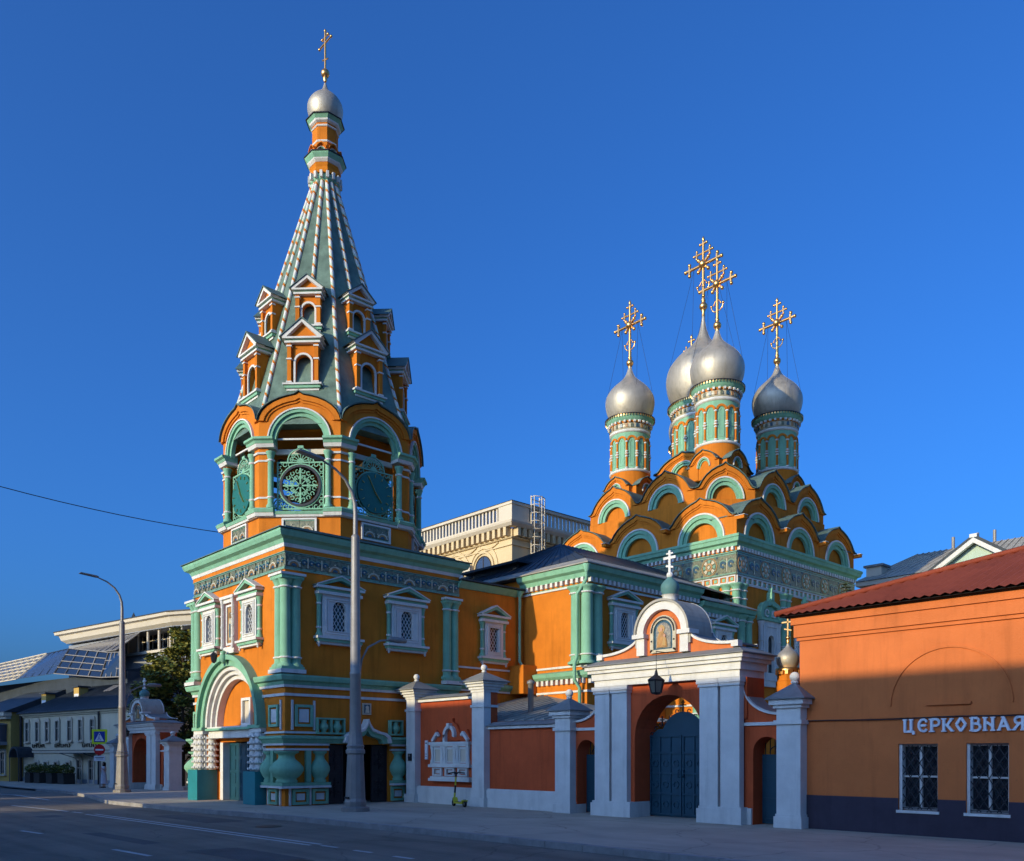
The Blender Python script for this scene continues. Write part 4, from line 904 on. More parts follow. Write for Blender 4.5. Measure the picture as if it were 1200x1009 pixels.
# drums
K3 = kokoshnik(2.35, -.6, .22, .86, .34, .52, .9, KEEL, False, .3, legs=False)
def drum(cx, cy, zr, r, hb, dR, dz, ped, kz, ks, cs):
    D = thing_part('dome_drum', ch, (cx, cy, 0))
    def dp_(name, mb, **k): return part(name, mb, D, **k)
    pc = ped - .05; ch_ = .36 * ped; dp_('pedestal', MB('orange').slab([(pc - ch_, -pc), (pc, -pc + ch_), (pc, pc - ch_), (pc - ch_, pc), (-pc + ch_, pc), (-pc, pc - ch_), (-pc, -pc + ch_), (-pc + ch_, -pc)], kz - .62, kz + .1).box(-ped * .55, ped * .55, -ped * .55, ped * .55, 14.9, kz - .62))
    for q in range(4): a = R(90 * q); place(K3, D, (ped * math.cos(a), ped * math.sin(a), kz), 90 * q + 90, ks)
    dp_('drum_wall', MB('orange').lathe([(r + .04, kz - .3), (r + .04, zr - .12)], 36).use('mint').lathe([(r, zr - .12), (r, zr + hb)], 36))
    dp_('ring', MB('white').lathe([(r + .02, zr - .13), (r + .10, zr - .11), (r + .10, zr), (r + .02, zr + .04)], 36))
    dp_('ring', MB('white').lathe([(r + .0, zr + hb - .22), (r + .09, zr + hb - .18), (r + .09, zr + hb - .06), (r + .0, zr + hb - .03)], 36))
    zt = zr + hb; n = 12 if r < 1.4 else 16
    col = MB('orange'); col.lathe([(.06, zr + .12), (.06, zt - .75)], 8); zm = (zr + zt - .6) / 2
    for zz, rr in ((zr + .06, .1), (zm, .115), (zm - .14, .09), (zt - .78, .1), (zm + .14, .09)): col.use('white').lathe([(.05, zz - .05), (rr, zz - .03), (rr, zz + .03), (.05, zz + .05)], 8)
    ck_ = Kit('colonnette', col); bw_ = r * math.sin(PI / n)
    hood = Kit('arch_hood', MB('orange').arc(0, zt - .72, bw_ * .62, bw_ * 1.02, -.09, .04, n=10))
    nic = Kit('blind_niche', MB('mint').strip([(-bw_ * .5, zr + .2), (bw_ * .5, zr + .2), (bw_ * .5, zt - .72), (0, zt - .5), (-bw_ * .5, zt - .72)], [(-bw_ * .3, zr + .35), (bw_ * .3, zr + .35), (bw_ * .3, zt - .8), (0, zt - .66), (-bw_ * .3, zt - .8)], -.05, .03, True))
    for i in range(n):
        a = 2 * PI * i / n; a2 = a + PI / n; rr = r * math.cos(PI / n)
        place(ck_, D, ((r + .03) * math.cos(a), (r + .03) * math.sin(a), 0)); place(hood, D, (rr * math.cos(a2), rr * math.sin(a2), 0), math.degrees(a2) + 90); place(nic, D, (rr * math.cos(a2), rr * math.sin(a2), 0), math.degrees(a2) + 90)
    tb = MB('tcream').lathe([(r + .02, zt - .02), (r + .06, zt), (r + .08, zt + .28), (r + .02, zt + .3)], 36)
    m2 = int(r * 22)
    for i in range(m2):
        a = 360 * i / m2; tb.use(('tgreen', 'tblue', 'tochre')[i % 3]).at(0, 0, 0, a).box(-.07, .07, -r - .11, -r - .05, zt + .04, zt + .24)
    tb.at(); dp_('tile_band', tb)
    ev = MB('orange').lathe([(r + .06, zt + .29), (r + .12, zt + .38), (r + .12, zt + .42)], 36).use('mint').lathe([(r + .12, zt + .41), (r + .24, zt + .52), (r + .30, zt + .68), (r + .30, zt + .72)], 36).use('iron').lathe([(r + .36, zt + .72), (r + .37, zt + .76), (r - .2, zt + .8)], 36); dp_('brim', ev)
    dn = MB('white'); m2 = int(r * 26)
    for i in range(m2): dn.at(0, 0, 0, 360 * i / m2).box(-.055, .055, -r - .22, -r - .1, zt + .3, zt + .42)
    dn.at(); dp_('dentils', dn, stuff=True)
    gl_ = MB('gold'); m3 = m2 * 2
    for i in range(m3): gl_.at(0, 0, 0, 360 * i / m3).box(-.03, .03, -r - .36, -r - .33, zt + .62, zt + .715)
    gl_.at(); dp_('gilt_fringe', gl_, stuff=True)
    pr = [(rr, z + dz) for rr, z in onion(dR)]; 
    if dR > 2: pr[-1] = (.11, dz + dR * 1.62); pr.append((.07, dz + dR * 1.93))
    dm_ = MB('pewter').lathe(pr, 48); dp_('dome', dm_)
    sm_ = MB('pewter')
    for i in range(8):
        a = 2 * PI * i / 8 + .1; sm_.tube([((q[0] + .002) * math.cos(a), (q[0] + .002) * math.sin(a), q[1]) for q in pr[::2]], .006, 4)
    dp_('dome_seams', sm_, stuff=True)
    ztop = pr[-1][1]; c = place(CROSS, D, (0, 0, ztop + .22 * cs), 0, cs)
    gw = MB('iron')
    for sx in (-1, 1):
        for sy in (-1, 1): gw.tube([(sx * .55 * cs, 0, ztop + 2.2 * cs), (sx * dR * .75, sy * dR * .5, dz + dR * .45)], .008, 4)
    dp_('guy_wires', gw)
def thing_part(name, parent, loc):
    o = bpy.data.objects.new(name, None); COL.objects.link(o); o.parent = parent; o.location = (loc[0] - parent.location[0], loc[1] - parent.location[1], 0); return o
qx, qy = -29.35, 42.35
for (sx, sy) in ((1, -1), (-1, -1), (1, 1), (-1, 1)): drum(qx + sx * 3.0, qy + sy * 3.05, 18.15, 1.10, 2.35, 1.43, 22.28, 1.21, 16.85, (.78, 1, 1), 1.08)
drum(qx, qy, 18.95, 1.72, 2.3, 2.15, 23.55, 1.95, 17.75, (1.65, 1, 1.35), 1.2)

# ================================================================ GATE (built once, copied for the far gate)
def scurve(x0, z0, x1, z1, n=10):
    """concave sweep from high (x0,z0) to low (x1,z1), flattening out"""
    pts = []
    for i in range(n + 1):
        a = PI / 2 * i / n; pts.append((x0 + (x1 - x0) * (1 - math.cos(a)), z1 + (z0 - z1) * (1 - math.sin(a))))
    return pts
def build_gate(loc, label, group):
    g = thing('church_gate', label, 'gate', loc, 0, group)
    WY = .18
    part('wall', MB('brickred').prism(wallpoly(-2.3, 2.3, 0, 3.62, [('arch', .05, 2.18, 1.12)]), WY, 1.05), g)
    for sx in (-1, 1): part('side_panel', MB('brickred').box(sx * 2.29, sx * 2.42, .21, 1.0, 2.6, 3.62), g)
    pk_ = Kit('pilaster', MB('white').box(-.27, .27, 0, WY + .02, .40, 3.42).box(-.30, .30, -.04, WY, 3.42, 3.50).box(-.33, .33, -.07, WY, 3.50, 3.615))
    for x_ in (-2.1, -1.47, 1.45, 2.07): place(pk_, g, (x_, 0, 0))
    for (a, b) in ((-2.47, -1.03), (1.13, 2.43)): part('pilaster_base', MB('white').box(a, b, -.07, .82, 0, .36).box(a + .04, b - .02, -.04, .82, .36, .42), g)
    part('entablature', MB('white').box(-2.36, 2.36, -.02, 1.1, 3.625, 3.80).box(-2.42, 2.42, -.08, 1.15, 3.80, 3.99).box(-2.50, 2.50, -.16, 1.2, 3.99, 4.08).box(-2.56, 2.56, -.22, 1.25, 4.08, 4.18), g)
    part('cornice_roof', MB('roofgrey').box(-2.62, 2.62, -.28, 1.3, 4.184, 4.21).add([(-2.62, -.28, 4.21), (2.62, -.28, 4.21), (2.62, 1.3, 4.21), (-2.62, 1.3, 4.21), (-2.2, .2, 4.40), (2.2, .2, 4.40), (2.2, .9, 4.40), (-2.2, .9, 4.40)], [(0, 1, 5, 4), (1, 2, 6, 5), (2, 3, 7, 6), (3, 0, 4, 7), (4, 5, 6, 7)]), g)
    # attic with icon
    part('attic', MB('terra').box(-.6, .6, .12, .8, 4.38, 4.94).prism(arch_pts(0, 4.93, .66)[::-1], .12, .8), g)
    ar = MB('white').arc(0, 4.93, .62, .84, -.02, .3, n=22).box(-.84, -.58, -.02, .3, 4.38, 4.84).box(.58, .84, -.02, .3, 4.38, 4.84)
    for sx in (-1, 1): ar.box(sx * .54, sx * .94, -.1, .32, 4.84, 4.95)
    part('attic_arch', ar, g)
    part('barrel_roof', MB('roofpale').arc(0, 4.93, .84, .90, -.08, .95, n=22).box(-.9, -.84, -.0, .95, 4.6, 4.93).box(.84, .9, .0, .95, 4.6, 4.93).use('white').arc(0, 4.93, .84, .905, .95, 1.0, n=22), g)
    fr_ = MB('tcream'); 
    n = 26
    outl = [(-.42, 4.42), (-.42, 4.98)] + arch_pts(0, 4.98, .42, 12)[1:-1] + [(.42, 4.98), (.42, 4.42)]
    inn = [(-.31, 4.50), (-.31, 4.97)] + arch_pts(0, 4.97, .31, 12)[1:-1] + [(.31, 4.97), (.31, 4.50)]
    fr_.strip(outl, inn, .03, .12).box(-.42, .42, .03, .12, 4.42, 4.50)
    L_ = outl; 
    for i in range(len(L_)):
        for t in (0, .5) if i < len(L_) - 1 else (0,):
            p = L_[i]; q = L_[min(i + 1, len(L_) - 1)]; m2 = ((p[0] + (q[0] - p[0]) * t) * .87, 4.98 + (p[1] + (q[1] - p[1]) * t - 4.98) * .87); fr_.use('iron').box(m2[0] - .022, m2[0] + .022, .012, .03, m2[1] - .022, m2[1] + .022)
    fk = Kit('icon_frame', fr_); fo = place(fk, g)
    icn = MB('tblue').prism([(x, z) for x, z in inn][::-1], .07, .12).use('icon').prism([(-.24, 4.54), (.24, 4.54), (.24, 4.9)] + arch_pts(0, 4.97, .24, 10, 0, 180) + [(-.24, 4.9)], .055, .07)
    icn.use('gold').arc(-.06, 5.04, .001, .11, .04, .055, 0, 360, 14).use('tochre').prism([(-.2, 4.56), (.14, 4.56), (.12, 4.75), (.04, 4.92), (-.04, 5.0), (-.12, 4.95), (-.18, 4.8)], .03, .055).use('skin').arc(-.06, 5.03, .001, .055, .028, .04, 0, 360, 10).arc(.06, 4.86, .001, .04, .02, .03, 0, 360, 10).use('gold').prism([(-.02, 4.6), (.1, 4.6), (.1, 4.8), (.02, 4.8)], .02, .03)
    fk2 = place(Kit('icon_panel', icn), fo)
    for sx in (-1, 1):
        c = scurve(sx * .84, 4.90, sx * 2.15, 4.46, 12)
        body = [(sx * .84, 4.36)] + [(x, z) for x, z in c] + [(sx * 2.15, 4.36)]
        part('scroll_wing', MB('terra').prism(body if sx < 0 else body[::-1], .1, .6), g)
        top = [(x, z + .07) for x, z in c]
        part('scroll_coping', MB('white').strip(top, c, .02, .16).box(sx * 2.1, sx * 2.3, .0, .2, 4.38, 4.53), g)
        part('scroll_roof', MB('roofgrey').strip([(x, z + .05) for x, z in c], [(x, z + .005) for x, z in c], .16, 1.1).use('white').strip([(x, z + .07) for x, z in c], [(x, z) for x, z in c], 1.1, 1.15), g)
    fn = MB('white').lathe([(.22, 5.74), (.2, 5.8), (.2, 5.95), (.24, 5.97)], 20, 0, .35).ball(0, .35, 6.50, .095, 12, 8)
    fn.box(-.035, .035, .32, .38, 6.55, 7.16).box(-.2, .2, .32, .38, 6.93, 7.0).box(-.11, .11, .325, .375, 7.06, 7.10).bar((-.12, .35, 6.76), (.12, .35, 6.70), .05)
    part('finial_cross', fn, g)
    part('finial_onion', MB('tealm').lathe([(r, z + 6.17) for r, z in [(.19, -.2), (.24, -.1), (.25, 0), (.235, .08), (.17, .17), (.09, .24), (.06, .30)]], 24, 0, .35), g)
    # gate leaves
    for sx in (-1, 1):
        top = [(0, 2.88), (.18, 2.86), (.36, 2.78), (.52, 2.65), (.62, 2.48), (.66, 2.42), (.80, 2.42), (.96, 2.33), (1.10, 2.16)]
        pts = [(.003, .02)] + top + [(1.10, .02)]
        pts = [(.05 + sx * x, z) for x, z in pts]
        mb = MB('teal').prism(pts if sx < 0 else pts[::-1], .84, .89)
        lf = place(Kit('gate_leaf', mb), g)
        gr = MB('teal')
        for zz in (.06, .62, 1.18, 1.74, 2.2): gr.box(.05 + sx * .02, .05 + sx * 1.08, .80, .84, zz, zz + .05)
        for xx in (.02, .37, .72, 1.04): gr.box(.05 + sx * xx, .05 + sx * (xx + .04), .805, .84, .06, 2.2)
        for z0 in (.35, .9, 1.48): 
            for x0 in (.21, .56, .9): gr.arc(.05 + sx * x0, z0, .07, .10, .815, .84, 0, 340, 10)
        gr.tube([(.05 + sx * .08, .80, 1.1), (.05 + sx * .08, .74, 1.1), (.05 + sx * .08, .74, 1.3), (.05 + sx * .08, .80, 1.3)], .015, 5)
        place(Kit('rails', gr), lf)
        cu = MB('iron')
        for (x0, z0) in ((.2, 2.84), (.40, 2.70), (.56, 2.54), (.74, 2.5), (.90, 2.4), (1.04, 2.24)): cu.arc(.05 + sx * x0, z0 + .05, .04, .06, .85, .87, 0, 300, 9)
        cu.box(.05 + sx * .70 - .015, .05 + sx * .70 + .015, .85, .88, 2.5, 2.78).box(.05 + sx * .70 - .07, .05 + sx * .70 + .07, .85, .88, 2.66, 2.69)
        place(Kit('curls', cu), lf)
    part('gate_cross', MB('iron').box(.035, .065, .85, .88, 2.84, 3.2).box(-.05, .15, .85, .88, 3.04, 3.07).box(-.01, .11, .85, .88, 3.12, 3.15), g)
    # side wings with small doors and end piers
    for sx in (-1, 1):
        M_ = lambda p: [(sx * x, z) for x, z in p]
        c = scurve(2.33, 3.36, 3.34, 2.66, 10)
        o = wallpoly(2.33, 3.34, 0, 2.4, [('arch', 2.93, 1.78, .37)])[:-2] + list(reversed(c))
        pts = M_(o); part('wing_wall', MB('brickred').prism(pts if sx > 0 else pts[::-1], .26, .78), g)
        part('wing_coping', MB('white').strip(M_([(x, z + .06) for x, z in c]), M_([(x, z + .0) for x, z in c]), .19, .30).use('white').box(sx * 2.33, sx * 3.34, .21, .3, 2.42, 2.50), g)
        part('wing_roof', MB('roofgrey').strip(M_([(x, z + .065) for x, z in c]), M_([(x, z + .02) for x, z in c]), .30, .95), g)
        part('wing_plinth', MB('white').box(sx * 2.42, sx * 2.54, .2, .8, 0, .4), g)
        dl = MB('teal').box(sx * 2.56, sx * 3.3, .68, .73, .02, 1.72)
        for zz in (.1, .6, 1.1, 1.6): dl.box(sx * 2.58, sx * 3.28, .66, .68, zz, zz + .05)
        dlo = place(Kit('side_door', dl), g)
        lt = MB('iron')
        for i in range(5): lt.box(sx * (2.64 + .13 * i) - .008, sx * (2.64 + .13 * i) + .008, .69, .71, 1.72, 2.1)
        lt.arc(sx * 2.93, 1.75, .16, .18, .69, .71, 0, 180, 10); place(Kit('fanlight_bars', lt), dlo)
        x0, x1 = sorted((sx * 3.34, sx * 3.95)); xm = (x0 + x1) / 2
        part('end_pier', MB('white').box(x0, x1, 0.001, .6, .32, 2.42).box(x0 - .05, x1 + .05, -.05, .65, 0, .26).box(x0 - .02, x1 + .02, -.02, .62, .26, .32).box(x0 - .05, x1 + .05, -.05, .65, 2.42, 2.52).box(x0, x1, 0.001, .6, 2.52, 2.80).box(x0 - .06, x1 + .06, -.06, .66, 2.80, 2.88).box(x0 - .13, x1 + .13, -.13, .73, 2.88, 3.0), g)
        part('pier_roof', MB('roofgrey').add([(x0 - .2, -.2, 3.003), (x1 + .2, -.2, 3.003), (x1 + .2, .8, 3.003), (x0 - .2, .8, 3.003), (xm, .3, 3.42), (x0 - .2, -.2, 3.03), (x1 + .2, -.2, 3.03), (x1 + .2, .8, 3.03), (x0 - .2, .8, 3.03)], [(3, 2, 1, 0), (5, 6, 4), (6, 7, 4), (7, 8, 4), (8, 5, 4), (0, 1, 6, 5), (1, 2, 7, 6), (2, 3, 8, 7), (3, 0, 5, 8)]), g)
        part('pier_ball', MB('white').lathe([(.07, 3.38), (.1, 3.42), (.06, 3.46)], 10, xm, .3).ball(xm, .3, 3.54, .12, 12, 8), g)
    return g
M['tealm'] = mat('blue_green_onion_paint', (.10, .21, .20), .5, .1, 3, .08, 20)
GG = 'church gates with an icon attic and onion finial'
g1 = build_gate((-13.98, 18.3, 0), 'near brick red and white church gate with large blue arched leaves, icon and lantern', GG)
g2 = copy_tree(g1); g2.location = (-49.2, 17.1, -.22); g2.scale = (1.16, 1.1, .87); g2['label'] = 'smaller distant church gate in shade beyond the bell tower, under the trees'
def lantern(x, y, z, s_, label):
    o = thing('lantern', label, 'lantern', (x, y, z))
    part('housing', MB('iron').lathe([(.03 * s_, -.02 * s_), (.11 * s_, .0), (.12 * s_, .03 * s_)], 6, smooth=False).lathe([(.19 * s_, .28 * s_), (.21 * s_, .31 * s_), (.05 * s_, .42 * s_), (.03 * s_, .5 * s_), (.012 * s_, .55 * s_)], 6, smooth=False), o)
    part('glass', MB('lampg').lathe([(.11 * s_, .03 * s_), (.175 * s_, .28 * s_)], 6, smooth=False), o)
    mb = MB('iron')
    for k in range(6):
        a = R(60 * k); mb.bar((.12 * s_ * math.cos(a), .12 * s_ * math.sin(a), .02 * s_), (.185 * s_ * math.cos(a), .185 * s_ * math.sin(a), .29 * s_), .02 * s_)
    part('ribs', mb, o)
    part('chain', MB('iron').tube([(0, 0, .54 * s_), (0, 0, .95 * s_)], .008, 5).tube([(0, 0, .95 * s_), (0, .5, .95 * s_)], .012, 5), o)
M['lampg'] = glassm('lantern_glass', (.12, .11, .08), .3)
lantern(-13.72, 17.72, 3.28, 1.15, 'dark metal lantern with six panes hanging before the near gate arch')
lantern(-49.95, 16.75, 2.75, .95, 'dark lantern hanging before the arch of the distant gate')

# ================================================================ FENCE
fe = thing('street_fence', 'brick red plastered fence wall with white piers, plinth and a white window relief', 'fence', (-21.8, 18.6, 0))
def wpanel(x0, x1, zt):
    pw('wall_panel', MB('brickred').box(x0, x1, 18.66, 19.0, .5, zt), fe)
    pw('coping', MB('white').box(x0, x1, 18.54, 19.1, zt, zt + .10).use('roofgrey').add([(x0, 18.46, zt + .103), (x1, 18.46, zt + .103), (x1, 19.2, zt + .103), (x0, 19.2, zt + .103), (x0, 18.83, zt + .24), (x1, 18.83, zt + .24)], [(3, 2, 1, 0), (0, 1, 5, 4), (2, 3, 4, 5), (0, 4, 3), (1, 2, 5)]), fe)
    pw('plinth', MB('white').box(x0, x1, 18.50, 19.05, 0, .56).box(x0, x1, 18.53, 19.0, .56, .60), fe)
wpanel(-25.08, -21.89, 3.60); wpanel(-21.28, -17.93, 2.55)
def fpier(x0, x1, zc):
    y0, y1 = 18.4, 18.95; xm, ym = (x0 + x1) / 2, (y0 + y1) / 2; a = .0
    o = MB('white').box(x0, x1, y0, y0 + .3, .0, zc).box(x0 - .05, x1 + .05, y0 - .06, y1 + .1, 0, .3).box(x0 - .04, x1 + .04, y0 - .04, y1 + .05, 3.28, 3.36)
    o.use('brickred').box(x0 + .012, x1 - .001, y0 + .3, y1 + .05, .3, zc)
    for i, (dz, ov) in enumerate(((0, .03), (.09, .08), (.18, .15), (.27, .23))): o.use('white').box(x0 - ov, x1 + ov, y0 - ov, y1 + ov + .05, zc + dz, zc + dz + .089)
    pw('pier', o, fe)
    z = zc + .362; X = [x0 - .3, x1 + .3]; Y = [y0 - .3, y1 + .35]
    pw('pier_roof', MB('roofgrey').add([(X[0], Y[0], z), (X[1], Y[0], z), (X[1], Y[1], z), (X[0], Y[1], z), (xm, ym, z + .34), (X[0], Y[0], z - .03), (X[1], Y[0], z - .03), (X[1], Y[1], z - .03), (X[0], Y[1], z - .03)],
        [(0, 1, 4), (1, 2, 4), (2, 3, 4), (3, 0, 4), (8, 7, 6, 5), (5, 6, 1, 0), (6, 7, 2, 1), (7, 8, 3, 2), (8, 5, 0, 3)]), fe)
    pw('pier_ball', MB('white').lathe([(.06, z + .3), (.09, z + .34), (.05, z + .38)], 10, xm, ym).ball(xm, ym, z + .46, .11, 12, 8), fe)
fpier(-25.6, -25.08, 3.72); fpier(-21.89, -21.28, 3.78)
# relief window case on the fence
rl = Kit('window_relief', None)
rm = MB('brickred').box(-1.12, 1.12, -.10, 0, .95, 2.16).prism([(-1.1, 2.16), (-.62, 2.16), (-.5, 2.22), (-.30, 2.2), (.3, 2.2), (.5, 2.22), (.62, 2.16), (1.1, 2.16), (.84, 2.58), (.56, 2.36), (.44, 2.5), (.3, 2.74), (.09, 2.86), (.09, 2.98), (-.09, 2.98), (-.09, 2.86), (-.3, 2.74), (-.44, 2.5), (-.56, 2.36), (-.84, 2.58)], -.10, 0)
rl.add(Kit('backing', rm))
wm = MB('white').box(-1.12, 1.12, -.24, 0, .80, .90).box(-1.06, 1.06, -.2, 0, .90, .96).box(-1.12, 1.12, -.24, -.1, 1.28, 1.38).box(-1.06, 1.06, -.2, -.1, 1.38, 1.42).box(-1.1, 1.1, -.24, -.1, 2.06, 2.16).box(-1.04, 1.04, -.2, -.1, 2.0, 2.06)
rl.add(Kit('mouldings', wm))
cl = MB('white'); half_col(cl, 0, -.14, 1.42, 2.0, .055, (), 'white'); clk2 = Kit('colonnette', cl)
for x_ in (-.98, -.42, -.28, .28, .42, .98): rl.add(clk2, (x_, 0, 0))
for x_ in (-.7, 0, .7):
    rl.add(Kit('niche', MB('white').strip([(x_ - .2, 1.44), (x_ + .2, 1.44), (x_ + .2, 1.98), (x_ - .2, 1.98)], [(x_ - .15, 1.48), (x_ + .15, 1.48), (x_ + .15, 1.9), (x_ - .15, 1.9)], -.15, -.1, True).use('creamw').box(x_ - .149, x_ + .149, -.115, -.10, 1.481, 1.899)))
    rl.add(Kit('lower_panel', MB('white').strip([(x_ - .26, .98), (x_ + .26, .98), (x_ + .26, 1.26), (x_ - .26, 1.26)], [(x_ - .17, 1.03), (x_ + .17, 1.03), (x_ + .17, 1.21), (x_ - .17, 1.21)], -.18, -.1, True).box(x_ - .11, x_ + .11, -.14, -.1, 1.06, 1.18)))
cr_ = MB('white').arc(0, 2.42, .2, .31, -.22, -.1, -20, 200, 14).box(-.31, -.2, -.22, -.1, 2.16, 2.42).box(-.07, .07, -.26, -.1, 2.66, 2.8)
for sx in (-1, 1): cr_.bar((sx * .98, -.15, 2.2), (sx * .7, -.15, 2.48), .1, .1); cr_.bar((sx * .7, -.15, 2.48), (sx * .62, -.15, 2.36), .08, .08)
rl.add(Kit('crest', cr_)); plw(rl, fe, (-23.2, 18.66, 0))
nb = thing('notice_plate', 'narrow white enamel plate screwed to the fence left of the window relief', 'sign', (-24.7, 18.655, 1.55), mb=MB('signw').box(-.08, .08, -.03, 0, 0, .68).use('iron').box(-.05, .05, -.034, -.03, .56, .6).box(-.05, .05, -.034, -.03, .1, .12).box(-.05, .05, -.034, -.03, .18, .2))
thing('intercom', 'small black intercom box on the white fence pier beside the bell tower', 'intercom', (-25.34, 18.395, 1.5), mb=MB('iron').box(-.09, .09, -.05, 0, 0, .26).use('steel').box(-.05, .05, -.055, -.05, .15, .22))

# ================================================================ SHOP
def wall_holes(mb, x0, x1, y0, y1, z0, z1, holes):
    holes = sorted(holes); x = x0
    for (a, b, c, d) in holes:
        mb.box(x, a, y0, y1, z0, z1); mb.box(a, b, y0, y1, z0, c); mb.box(a, b, y0, y1, d, z1); x = b
    return mb.box(x, x1, y0, y1, z0, z1)
sh = thing('church_shop', 'terracotta church shop with dark plinth, corrugated red roof and barred windows', 'shop', (-4, 22, 0))
SX0, SX1, SY = -10.21, 10.5, 18.6
HOL = [(-7.92, -7.11, .53, 1.94), (-6.56, -5.77, .53, 1.94), (-5.1, -4.3, .53, 1.94), (-3.6, -2.8, .53, 1.94)]
pw('wall', wall_holes(MB('terra'), SX0, SX1, SY, SY + .4, .0, 4.9, HOL), sh); pw('wall', MB('terra').box(SX0, SX0 + .4, SY + .401, 28, 0, 4.9).box(SX1 - .4, SX1, SY + .401, 28, 0, 4.9).box(SX0, SX1, 27.6, 28, 0, 4.9), sh)
pw('plinth', wall_holes(MB('plinth'), SX0 - .015, SX1, SY - .02, SY - .001, 0, .78, [(a, b, .53, .78) for a, b, _, _ in HOL]), sh)
pw('cornice', MB('terra').box(SX0 - .05, SX1, SY - .05, SY - .001, 4.37, 4.45).box(SX0 - .10, SX1, SY - .10, SY - .001, 4.45, 4.74).box(SX0 - .15, SX1, SY - .15, SY - .001, 4.74, 4.95).box(SX0 - .15, SX0 - .001, SY, 28, 4.5, 4.95), sh)
pw('blind_arch', MB('terra').arc(-6.9, 2.75, 1.17, 1.215, -.03 + SY, SY - .001, n=40), sh)
pw('ledge', MB('terra').box(-7.32, -6.45, SY - .06, SY - .001, 2.74, 2.79), sh)
pw('string_course', MB('terra').box(SX0, SX1, SY - .035, SY - .001, 2.50, 2.55), sh)
cb = MB('iron').tube([(SX0 + .02, SY - .05, 2.49)] + [(x, SY - .05, 2.485 - .012 * math.sin(x * 2.1)) for x in [SX0 + .4 * i for i in range(1, 50)]], .012, 5); pw('cable', cb, sh)
gk = Kit('window', MB('glass').box(.02, .79, .22, .24, .02, 1.40))
gk.add(Kit('frame', MB('white').box(0, .06, .05, .25, 0, 1.41).box(.75, .8, .12, .25, 0, 1.41).box(.06, .75, .14, .25, 1.36, 1.41).box(.38, .43, .15, .24, 0, 1.36).box(.06, .38, .16, .24, .70, .74).box(.43, .75, .16, .24, .70, .74).box(.06, .75, .15, .25, .0, .06)))
gk.add(Kit('sill', MB('white').box(-.03, .84, -.05, .2, -.06, 0)))
gk.add(Kit('grille', lattice_bars(MB('iron'), .06, .76, .02, 1.38, .08, .19, .016).box(.05, .77, .07, .09, .04, .06)))
for (a, b, c, d) in HOL: plw(gk, sh, (a, SY, .53), 0, ((b - a) / .8, 1, 1))
# roof
zr_ = lambda y: 4.97 + .37 * (y - 18.2)
mb = MB('roofred'); n = int((SX1 + .4 + 10.62) / .05); vs = []; fs = []
for i in range(n + 1):
    x = -10.62 + .05 * i; yt = min(18.2 + (x + 10.62), 24.2, 18.2 + 12); dz = .022 * math.cos(2 * PI * i / 4)
    vs += [(x, 18.2, 4.97 + dz), (x, max(yt, 18.21), zr_(max(yt, 18.21)) + dz)]
for i in range(n): fs.append((2 * i, 2 * i + 2, 2 * i + 3, 2 * i + 1))
mb.add(vs, fs); mb.add([(-10.62, 18.2, 4.96), (-10.62, 30.2, 4.96), (-4.62, 24.2, zr_(24.2))], [(0, 2, 1)]).add([(-10.62, 30.2, 4.96), (SX1 + .4, 30.2, 4.96), (SX1 + .4, 24.2, zr_(24.2)), (-4.62, 24.2, zr_(24.2))], [(0, 1, 2, 3)])
pw('roof', mb, sh)
rg = MB('roofred').tube([(-10.62, 18.2, 5.0), (-4.62, 24.2, zr_(24.2) + .04), (SX1, 24.2, zr_(24.2) + .04)], .07, 6); pw('ridge_cap', rg, sh)
pw('soffit', MB('dark').box(-10.55, SX1 + .3, 18.28, SY - .16, 4.93, 4.945), sh)  # shade under the eave put in as a near-black colour
